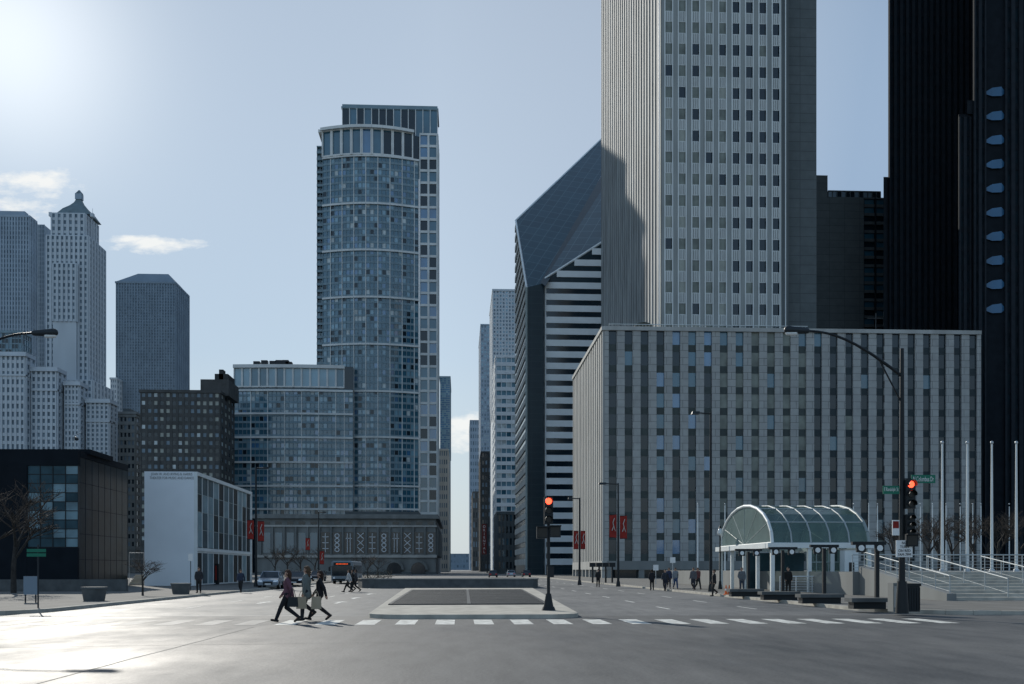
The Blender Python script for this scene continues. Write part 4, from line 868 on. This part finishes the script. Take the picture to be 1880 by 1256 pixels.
# ------------------------------------------------------------------ vehicles
M['car_s']=mat('silver_car',(.3,.35,.4),.25,.4,.03); M['car_d']=mat('dark_car',(.03,.035,.045),.2,.3,.03); M['tyre']=mat('tyre',(.015,.015,.015),.8,0,0); M['hl']=mat('headlight',(.9,.92,.95),.1,0,0)
M['busw']=mat('bus_white',(.2,.235,.26),.4,0,.05); M['tail']=mat('tail_lamp',(.5,.01,.01),.3,0,0); M['led']=mat('bus_led',(.8,.1,.02),.4,0,0,emit=(1,.12,.03),es=1.2)
def car(x,y,rz,m,label,h=1.5,group='cars on the street'):
    o=thing('car',(x,y,0),label,'car',group,rz)
    w=.9; prof=[(-2.25,.35),(-2.3,.6),(-2.15,.82),(-1.2,.98),(1.9,1.0),(2.25,.9),(2.3,.5),(2.2,.32)]
    b=MB(); n=len(prof)
    L=[(-w+(.06 if z>.8 or z<.4 else 0),yy,z) for yy,z in prof]; Rg=[(-v[0],v[1],v[2]) for v in L]
    b.add(L+Rg,[(i,(i+1)%n,n+(i+1)%n,n+i) for i in range(n)]+[tuple(range(n-1,-1,-1)),tuple(range(n,2*n))],m)
    b.build('body',o,local=True)
    b=MB(); b.hexa([(-.84,-1.2,.97),(.84,-1.2,.97),(.84,1.95,.98),(-.84,1.95,.98),(-.66,-.4,h-.04),(.66,-.4,h-.04),(.66,1.4,h-.04),(-.66,1.4,h-.04)],'g_dark'); b.build('window',o,local=True)
    b=MB(); b.hexa([(-.68,-.42,h-.04),(.68,-.42,h-.04),(.68,1.42,h-.04),(-.68,1.42,h-.04),(-.6,-.3,h+.02),(.6,-.3,h+.02),(.6,1.3,h+.02),(-.6,1.3,h+.02)],m)
    for s in (-1,1):
        b.tube((s*.84,-1.2,.98),(s*.67,-.4,h-.02),.035,.035,5,m); b.tube((s*.84,1.95,.98),(s*.67,1.4,h-.02),.05,.05,5,m); b.tube((s*.86,.35,.98),(s*.68,.4,h-.02),.035,.035,5,m)
    b.build('roof',o,local=True)
    for s in (-1,1):
        for yy in (-1.4,1.4):
            b=MB(); b.tube((s*.68,yy,.33),(s*.92,yy,.33),.33,.33,16,'tyre'); wh=b.build('wheel',o,local=True); b=MB(); b.tube((s*.92,yy,.33),(s*.935,yy,.33),.2,.2,10,'steel'); b.build('rim',wh,local=True)
        b=MB(); b.hexa([(s*.45,-2.31,.62),(s*.85,-2.26,.62),(s*.85,-2.1,.62),(s*.45,-2.1,.62),(s*.5,-2.27,.78),(s*.86,-2.2,.8),(s*.85,-2.05,.8),(s*.5,-2.05,.78)],'hl'); b.build('headlight',o,local=True)
        b=MB(); b.box(s*.6-.2,s*.6+.2,2.24,2.31,.6,.8,'tail'); b.build('tail_light',o,local=True)
        b=MB(); b.box(s*.98-.1,s*.98+.1,-.95,-.8,.98,1.12,m); b.build('mirror',o,local=True)
    b=MB(); b.box(-.4,.4,-2.325,-2.25,.4,.68,'black'); b.build('grille',o,local=True); b=MB(); b.box(-.26,.26,-2.34,-2.326,.4,.5,'sign_w'); b.build('number_plate',o,local=True)
    return o
car(X(498,92),92,R(3),'car_s','silver blue car facing the camera left of the walkers',1.55)
car(X(546,104),104,0,'car_d','dark car half hidden behind the three walkers',1.5)
car(X(905,215),215,R(180),'car_d','distant dark car beyond the barrier wall, left of three'); car(X(938,230),230,R(180),'car_s','distant silver car beyond the barrier wall'); car(X(966,222),222,R(180),'car_d','distant dark car beyond the barrier wall, right of three')
car(X(583,140),140,0,'car_d','distant dark car just left of the bus')
bx,by=X(628,122),122
o=thing('bus',(bx,by,0),'city bus facing the camera with a red lit destination display','bus')
b=MB(); b.box(-1.27,1.27,0,11.5,.35,2.6,'busw'); b.hexa([(-1.2,0,2.6),(1.2,0,2.6),(1.2,11.4,2.6),(-1.2,11.4,2.6),(-1.05,.2,2.72),(1.05,.2,2.72),(1.05,11.2,2.72),(-1.05,11.2,2.72)],'busw'); b.build('body',o,local=True)
b=MB(); b.box(-1.18,1.18,-.03,0,.95,2.15,'g_dark'); b.build('windscreen',o,local=True); b=MB(); b.box(-1.0,1.0,-.04,0,2.18,2.52,'black'); ds=b.build('destination_sign',o,local=True)
b=MB()
for k in range(9): b.box(-.7+k*.16,-.61+k*.16,-.05,-.041,2.3,2.4,'led')
b.build('lit_text',ds,local=True)
for s in (-1,1):
    b=MB(); b.tube((s*.95,-.02,.7),(s*.95,-.05,.7),.12,.12,12,'hl'); b.build('headlight',o,local=True)
    for yy in (2.2,8.5): b=MB(); b.tube((s*1.0,yy,.48),(s*1.3,yy,.48),.48,.48,16,'tyre'); b.build('wheel',o,local=True)
    b=MB(); b.box(s*1.45-.1,s*1.45+.1,-.25,-.15,1.5,2.0,'black'); b.box(min(s*1.2,s*1.45),max(s*1.2,s*1.45),-.2,-.16,2.0,2.05,'black'); b.build('mirror',o,local=True)
    for k in range(6): b=MB(); b.box(s*1.275-.01,s*1.275+.01,1+k*1.7,2.5+k*1.7,1.2,2.2,'g_dark'); b.build('window',o,local=True)
b=MB(); b.box(-1.1,1.1,-.06,0,.38,.6,'black'); b.build('bumper',o,local=True)
# ------------------------------------------------------------------ people
def remesh(mb,name,vox,smooth=4):
    me=mb.mesh(name); o=bpy.data.objects.new(name,me); C.objects.link(o)
    r=o.modifiers.new('r','REMESH'); r.mode='VOXEL'; r.voxel_size=vox; r.use_smooth_shade=True
    s=o.modifiers.new('s','SMOOTH'); s.iterations=smooth; s.factor=.5
    bpy.context.view_layer.update(); m2=bpy.data.meshes.new_from_object(o.evaluated_get(bpy.context.evaluated_depsgraph_get())); bpy.data.objects.remove(o)
    for p in m2.polygons: p.use_smooth=True
    return m2
def V3(*a): return Vector(a)
POSE={
'walk':dict(kL=V3(-.09,.2,.52),aL=V3(-.09,.36,.11),tL=V3(-.1,.5,.1),kR=V3(.09,.05,.5),aR=V3(.09,-.33,.2),tR=V3(.09,-.22,.05),eL=V3(-.23,-.14,1.13),wL=V3(-.22,-.2,.89),eR=V3(.23,.05,1.12),wR=V3(.22,.2,.92)),
'walk2':dict(kL=V3(-.09,.1,.5),aL=V3(-.09,.12,.1),tL=V3(-.1,.28,.045),kR=V3(.09,.12,.52),aR=V3(.09,-.2,.3),tR=V3(.09,-.12,.16),eL=V3(-.23,-.03,1.12),wL=V3(-.23,.03,.87),eR=V3(.23,.0,1.12),wR=V3(.24,.14,.9)),
'stand':dict(kL=V3(-.1,.02,.5),aL=V3(-.11,0,.1),tL=V3(-.13,.16,.045),kR=V3(.1,.02,.5),aR=V3(.11,-.02,.1),tR=V3(.14,.13,.045),eL=V3(-.24,-.03,1.12),wL=V3(-.2,.1,.92),eR=V3(.24,-.03,1.12),wR=V3(.2,.12,.95))}
def figure(pose,vox,fingers=True,long_hair=True,coat=False):
    P=POSE[pose]; hL=V3(-.09,0,.93);hR=V3(.09,0,.93);sL=V3(-.165,0,1.39);sR=V3(.165,0,1.39)
    def torso(b,e,m,low=.93):
        b.capsule(sL+V3(.02,0,0),sR-V3(.02,0,0),.062+e,.062+e,m)
        for s in (-1,1): b.capsule((s*.075,.005,1.3),(s*.055,.01,1.1),.105+e,.09+e,m); b.capsule((s*.055,.01,1.1),(s*.075,-.01,low),.09+e,.11+e,m)
    def leg(b,h,k,a,e,m): b.capsule(h,k,.085+e,.056+e,m); b.capsule(k,a,.056+e*1.1,.037+e,m)
    def arm(b,s,el,w,e,m): b.capsule(s,el,.052+e,.04+e,m); b.capsule(el,w,.04+e,.027+e,m)
    body=MB(); torso(body,0,'skin'); leg(body,hL,P['kL'],P['aL'],0,'skin'); leg(body,hR,P['kR'],P['aR'],0,'skin')
    for s,e_,w,sg in ((sL,P['eL'],P['wL'],-1),(sR,P['eR'],P['wR'],1)):
        arm(body,s,e_,w,0,'skin'); d=(w-e_).normalized(); side=d.cross(V3(sg,0,0)).normalized(); nrm=side.cross(d).normalized()
        pe=w+d*.08; body.capsule(w+side*.015,pe+side*.02,.022,.022,'skin'); body.capsule(w-side*.015,pe-side*.02,.022,.022,'skin')
        if fingers:
            for k,(o_,Lf) in enumerate(((-.03,.062),(-.01,.075),(.01,.08),(.03,.068))):
                q=pe+side*o_; m1=q+d*Lf*.55+nrm*(-sg)*.01; body.capsule(q,m1,.0095,.009,'skin',6); body.capsule(m1,m1+(d*.75+nrm*(-sg)*.6)*Lf*.5,.009,.007,'skin',6)
            body.capsule(w+d*.03+side*.03,w+d*.065+side*.058,.011,.009,'skin',6)
    body.capsule((0,-.01,1.4),(0,.01,1.52),.052,.048,'skin'); body.capsule((0,.015,1.56),(0,0,1.62),.07,.088,'skin'); body.capsule((0,.04,1.53),(0,.045,1.55),.04,.045,'skin'); body.capsule((0,.09,1.58),(0,.1,1.57),.012,.014,'skin',6)
    for s in (-1,1): body.capsule((s*.088,0,1.58),(s*.09,-.005,1.61),.014,.016,'skin',6)
    for a,t in ((P['aL'],P['tL']),(P['aR'],P['tR'])): body.capsule(a,t,.035,.028,'skin')
    top=MB(); torso(top,.022,'skin',.9 if not coat else .8); arm(top,sL,P['eL'],P['wL'],.02,'skin'); arm(top,sR,P['eR'],P['wR'],.02,'skin'); top.capsule((0,-.012,1.42),(0,-.005,1.46),.06,.058,'skin')
    tr=MB(); leg(tr,hL,P['kL'],P['aL'],.018,'skin'); leg(tr,hR,P['kR'],P['aR'],.018,'skin'); tr.capsule(hL,hR,.115,.115,'skin')
    shs=[]
    for a,t in ((P['aL'],P['tL']),(P['aR'],P['tR'])):
        sh=MB(); d=(t-a); d.z=0; d=d.normalized()*.05; sh.capsule(a-d-V3(0,0,.04 if a.z<.15 else .02),t,.045,.04,'skin'); shs.append(sh)
    hr=MB(); hr.capsule((0,-.02,1.6),(0,-.025,1.645),.096,.092,'skin'); hr.capsule((0,.03,1.67),(0,-.03,1.67),.06,.07,'skin')
    if long_hair: hr.capsule((0,-.06,1.6),(0,-.08,1.43),.08,.05,'skin')
    lo=min(v[2] for s_ in shs for v in s_.v)
    out=[]
    for nm,mb in (('body',body),('jacket',top),('trousers',tr),('shoe',shs[0]),('shoe',shs[1]),('hair',hr)):
        mb.v=[(v[0],v[1],v[2]-lo) for v in mb.v]; out.append((nm,remesh(mb,nm,vox if nm!='body' else (vox*.7 if fingers else vox))))
    return out
CM={}
def cm(c,nm='cloth'):
    if c not in CM: CM[c]=mat(nm,c,.85,0,.12,9)
    return CM[c]
FG={}
def person(x,y,z,rz,pose,label,top,leg,hair=(.03,.02,.015),near=False,s=1.0,long_hair=True,coat=False,group=None):
    key=(pose,near,long_hair,coat)
    if key not in FG: FG[key]=figure(pose,.011 if near else .022,near,long_hair,coat)
    o=thing('person',(x,y,z),label,'person',group,rz); o.scale=(s,s,s)
    for nm,me in FG[key]:
        me=me.copy(); me.materials.clear(); me.materials.append(M['skin'] if nm=='body' else cm({'jacket':top,'trousers':leg,'shoe':(.02,.02,.02),'hair':hair}[nm],nm+'_cloth'))
        for p in me.polygons: p.material_index=0
        c=bpy.data.objects.new(nm,me); C.objects.link(c); c.parent=o
    return o
def bag(x,y,z,m,label,w=.36,h=.38,d=.12,rz=0,strap=.3):
    o=thing('bag',(x,y,z),label,'bag','bags carried by the walkers',rz)
    b=MB(); b.hexa([(-w/2,-d/2,0),(w/2,-d/2,0),(w/2,d/2,0),(-w/2,d/2,0),(-w/2*.86,-d/3,h),(w/2*.86,-d/3,h),(w/2*.86,d/3,h),(-w/2*.86,d/3,h)],m); b.build('pouch',o,local=True)
    b=MB(); pts=[(-w*.25+w*.5*k/6,0,h+strap*math.sin(math.pi*k/6)) for k in range(7)]; b.path(pts,.012,5,m); b.build('handle',o,local=True)
p=G(528,1143); person(p.x,p.y,0,R(92),'walk','person in a plum top and black trousers striding left, leading the trio',(.13,.06,.08),(.012,.013,.018),(.06,.03,.02),True)
bag(p.x+.22,p.y-.3,.52,'black','black bag hanging beside the leading walker',.34,.32,.12,0,.28)
q=G(563,1140); person(q.x,q.y,0,R(80),'walk2','person in a grey green coat walking left in the middle of the trio',(.13,.15,.145),(.02,.022,.028),(.08,.05,.03),True,1.07,coat=True)
bag(q.x-.12,q.y-.33,.42,'tan','pale tan tote carried by the middle walker',.34,.4,.12,0,.2)
q=G(584,1140); person(q.x+.02,q.y+.25,0,R(100),'walk','person in a black jacket walking left at the back of the trio',(.015,.015,.018),(.012,.012,.015),(.03,.015,.01),True,.98)
bag(q.x-.05,q.y-.08,.4,'tan','pale bag carried by the last walker of the trio',.34,.42,.12,0,.2)
far=[(1197,1080,'stand',0,'person in black standing farthest left of the group before the striped block',(.02,.02,.025),(.02,.02,.02)),
(1221,1081,'walk',R(160),'person in a dark coat walking, left of a pair before the striped block',(.03,.035,.045),(.02,.02,.03)),
(1228,1080,'walk2',R(170),'person in a navy jacket, right of the pair before the striped block',(.03,.04,.08),(.03,.03,.04)),
(1240,1081,'walk',R(180),'person in blue jeans and pale jacket walking toward the camera',(.2,.22,.24),(.04,.07,.14)),
(1273,1083,'walk2',R(150),'person in grey jacket, left of the pair near the thin flat headed lamp',(.1,.1,.11),(.03,.03,.04)),
(1281,1082,'walk',R(190),'person in red brown jacket, right of the pair near the thin flat headed lamp',(.14,.05,.05),(.03,.03,.03)),
(1311,1094,'walk2',R(90),'person in black by the thin flat headed lamp',(.015,.015,.018),(.02,.02,.02)),
(1362,1087,'stand',R(180),'person in grey standing beneath the near end of the glass vault',(.12,.13,.14),(.05,.06,.08)),
(1447,1091,'stand',R(180),'person in black standing before the glazing of the vaulted entrance',(.012,.012,.012),(.015,.015,.015)),
(640,1087,'walk',R(100),'person in white top and dark trousers beside the bus, leftmost of three',(.4,.4,.4),(.02,.02,.02)),
(647,1086,'walk2',R(95),'person in black beside the bus, middle of three',(.02,.02,.02),(.02,.02,.02)),
(653,1086,'walk',R(85),'person in dark grey beside the bus, rightmost of three',(.05,.05,.055),(.02,.02,.02)),
(365,1088,'stand',R(180),'person in dark clothes by the theatre poster case',(.03,.03,.035),(.02,.02,.02)),
(442,1084,'walk',R(180),'person in dark blue walking by the glazed theatre side',(.03,.04,.07),(.02,.02,.02)),
(1098,1077,'stand',R(180),'small distant person in black left of the slim lamp with banners',(.02,.02,.02),(.02,.02,.02))]
for px,py,ps,rz,lab,tc,lc in far:
    p=G(px,py+1); zz=.14 if abs(p.x)>16.6 else 0
    if zz: t_=F*(EH-.14)/(py+1-HY); u=(px-940)/F; p=Vector((t_*(ST+u*CT),t_*(CT-u*ST),0)); zz=.14 if abs(p.x)>16.6 else 0
    person(p.x,p.y,zz,rz,ps,lab,tc,lc,long_hair=(px%2==0))
for i,px in enumerate((1088,1100,1112,1124)):
    Yq=120; xx=X(px,Yq); o=thing('kiosk_post',(xx,Yq,.14),f'dark short kiosk post before the striped block, {ORD[i]} from the left of four','post','kiosk posts')
    b=MB(); b.box(xx-.1,xx+.1,Yq-.1,Yq+.1,.14,2.0,'black'); b.build('post',o); b=MB(); b.box(xx-.36,xx+.36,Yq-.12,Yq+.14,2.0,2.5,'black'); b.build('head',o)
for px,yt,lab in ((1204,1037,'small white sign on a thin post before the striped block'),(1235,1023,'white panel on a post before the striped block')):
    Yq=108; xx=X(px,Yq); o=thing('small_sign',(xx,Yq,.14),lab,'sign'); b=MB(); b.tube((xx,Yq,.14),(xx,Yq,Z(yt,Yq)),.04,.04,6,'steel'); b.build('post',o); b=MB(); b.box(xx-.28,xx+.28,Yq-.06,Yq-.04,Z(yt,Yq)-.6,Z(yt,Yq),'sign_w'); b.build('plate',o)
# ------------------------------------------------------------------ light
AZ=R(23.5); EL=R(25); S=Vector((-math.sin(AZ)*math.cos(EL),math.cos(AZ)*math.cos(EL),math.sin(EL)))
l=bpy.data.lights.new('sun','SUN'); l.energy=4.2; l.angle=R(.5); l.color=(1,.95,.86); lo=bpy.data.objects.new('sun',l); C.objects.link(lo); lo.rotation_euler=S.to_track_quat('Z','Y').to_euler(); lo.location=(0,0,60)
w=bpy.data.worlds.new('World'); bpy.context.scene.world=w; w.use_nodes=True; nt=w.node_tree; bg=nt.nodes['Background']
sk=nt.nodes.new('ShaderNodeTexSky'); sk.sky_type='NISHITA'; sk.sun_disc=False; sk.sun_elevation=EL; sk.sun_rotation=AZ; sk.air_density=1.0; sk.dust_density=.6; sk.ozone_density=1.5
def mth(op,a,b_=None,c=None,cl=False):
    n=nt.nodes.new('ShaderNodeMath'); n.operation=op; n.use_clamp=cl
    for i,v in enumerate((a,b_,c)):
        if v is None: continue
        if isinstance(v,(int,float)): n.inputs[i].default_value=v
        else: nt.links.new(v,n.inputs[i])
    return n.outputs[0]
gm=nt.nodes.new('ShaderNodeGamma'); gm.inputs[1].default_value=.5; nt.links.new(sk.outputs[0],gm.inputs[0])
tn=nt.nodes.new('ShaderNodeVectorMath'); tn.operation='MULTIPLY'; tn.inputs[1].default_value=(1.8,2.12,2.4); nt.links.new(gm.outputs[0],tn.inputs[0])
tc=nt.nodes.new('ShaderNodeTexCoord'); sep=nt.nodes.new('ShaderNodeSeparateXYZ'); nt.links.new(tc.outputs['Generated'],sep.inputs[0])
dt=nt.nodes.new('ShaderNodeVectorMath'); dt.operation='DOT_PRODUCT'; nt.links.new(tc.outputs['Generated'],dt.inputs[0]); dt.inputs[1].default_value=S
dp=mth('MAXIMUM',dt.outputs['Value'],0)
glow=mth('ADD',mth('MULTIPLY',mth('POWER',dp,6),1.5),mth('ADD',mth('MULTIPLY',mth('POWER',dp,40),.9),mth('MULTIPLY',mth('POWER',dp,260),4)))
ys=mth('MAXIMUM',sep.outputs['Y'],.05); A_=mth('DIVIDE',sep.outputs['X'],ys); E_=mth('DIVIDE',sep.outputs['Z'],ys)
cv=nt.nodes.new('ShaderNodeCombineXYZ'); nt.links.new(A_,cv.inputs[0]); nt.links.new(E_,cv.inputs[1])
cmap=nt.nodes.new('ShaderNodeMapping'); cmap.inputs['Scale'].default_value=(14,34,1); nt.links.new(cv.outputs[0],cmap.inputs[0])
cn=nt.nodes.new('ShaderNodeTexNoise'); cn.inputs['Scale'].default_value=1.6; cn.inputs['Detail'].default_value=7; cn.inputs['Roughness'].default_value=.62; nt.links.new(cmap.outputs[0],cn.inputs['Vector'])
tot=None
for px,py,rx,ry in ((55,336,95,24),(20,385,75,22),(285,452,85,15),(215,440,50,8),(850,790,40,38)):
    u=(px-940)/F; a0=ax(px); e0=(HY-py)/F/(CT-u*ST)
    dx=mth('DIVIDE',mth('SUBTRACT',A_,a0),rx/F*1.05); dy=mth('DIVIDE',mth('SUBTRACT',E_,e0),ry/F*1.05)
    r2=mth('ADD',mth('MULTIPLY',dx,dx),mth('MULTIPLY',dy,dy)); m_=mth('SUBTRACT',1,r2)
    tot=m_ if tot is None else mth('MAXIMUM',tot,m_)
cl_=mth('MULTIPLY',mth('ADD',tot,mth('MULTIPLY',mth('SUBTRACT',cn.outputs['Fac'],.5),5.0)),.9,cl=True)
cl_=mth('MULTIPLY',cl_,mth('GREATER_THAN',sep.outputs['Y'],.1)); cl_=mth('MULTIPLY',cl_,mth('GREATER_THAN',tot,-1.2))
gc=nt.nodes.new('ShaderNodeVectorMath'); gc.operation='SCALE'; gc.inputs[0].default_value=(1,.95,.84); nt.links.new(glow,gc.inputs['Scale'])
# sky deepens to slate blue away from the sun, on the right
nt_k=mth('MULTIPLY',mth('DIVIDE',mth('SUBTRACT',sep.outputs['X'],-.02),.36,cl=True),mth('MULTIPLY',mth('ADD',sep.outputs['Y'],.1),2.0,cl=True))
dm=nt.nodes.new('ShaderNodeMix'); dm.data_type='RGBA'; dm.blend_type='MULTIPLY'; nt.links.new(nt_k,dm.inputs[0]); nt.links.new(tn.outputs[0],dm.inputs[6]); dm.inputs[7].default_value=(.42,.52,.66,1)
# unseen sky behind the camera boosted to lift the shaded facades
bk=mth('ADD',1.0,mth('MULTIPLY',mth('MULTIPLY',sep.outputs['Y'],-1.6,cl=True),.5))
bs=nt.nodes.new('ShaderNodeVectorMath'); bs.operation='SCALE'; nt.links.new(dm.outputs[2],bs.inputs[0]); nt.links.new(bk,bs.inputs['Scale'])
# cool pale haze near the horizon
hz=nt.nodes.new('ShaderNodeMix'); hz.data_type='RGBA'; nt.links.new(mth('MULTIPLY',mth('SUBTRACT',1,mth('DIVIDE',mth('ABSOLUTE',sep.outputs['Z']),.2),cl=True),.85),hz.inputs[0]); nt.links.new(bs.outputs[0],hz.inputs[6]); hz.inputs[7].default_value=(5.4,6.1,6.6,1)
ad=nt.nodes.new('ShaderNodeVectorMath'); ad.operation='ADD'; nt.links.new(hz.outputs[2],ad.inputs[0]); nt.links.new(gc.outputs[0],ad.inputs[1])
mx=nt.nodes.new('ShaderNodeMix'); mx.data_type='RGBA'; nt.links.new(mth('MULTIPLY',cl_,.85),mx.inputs[0]); nt.links.new(ad.outputs[0],mx.inputs[6]); mx.inputs[7].default_value=(9.6,9.6,9.3,1)
nt.links.new(mx.outputs[2],bg.inputs['Color']); bg.inputs['Strength'].default_value=.1
# ------------------------------------------------------------------ camera
cd=bpy.data.cameras.new('camera'); cd.sensor_width=36; cd.lens=36; cd.shift_y=(HY-628)/F; cd.clip_end=20000; cd.clip_start=.1
co=bpy.data.objects.new('camera',cd); C.objects.link(co); co.location=(0,0,EH); co.rotation_euler=(R(90),0,-TH); bpy.context.scene.camera=co
sc=bpy.context.scene; sc.view_settings.view_transform='Standard'; sc.view_settings.look='None'; sc.view_settings.exposure=0
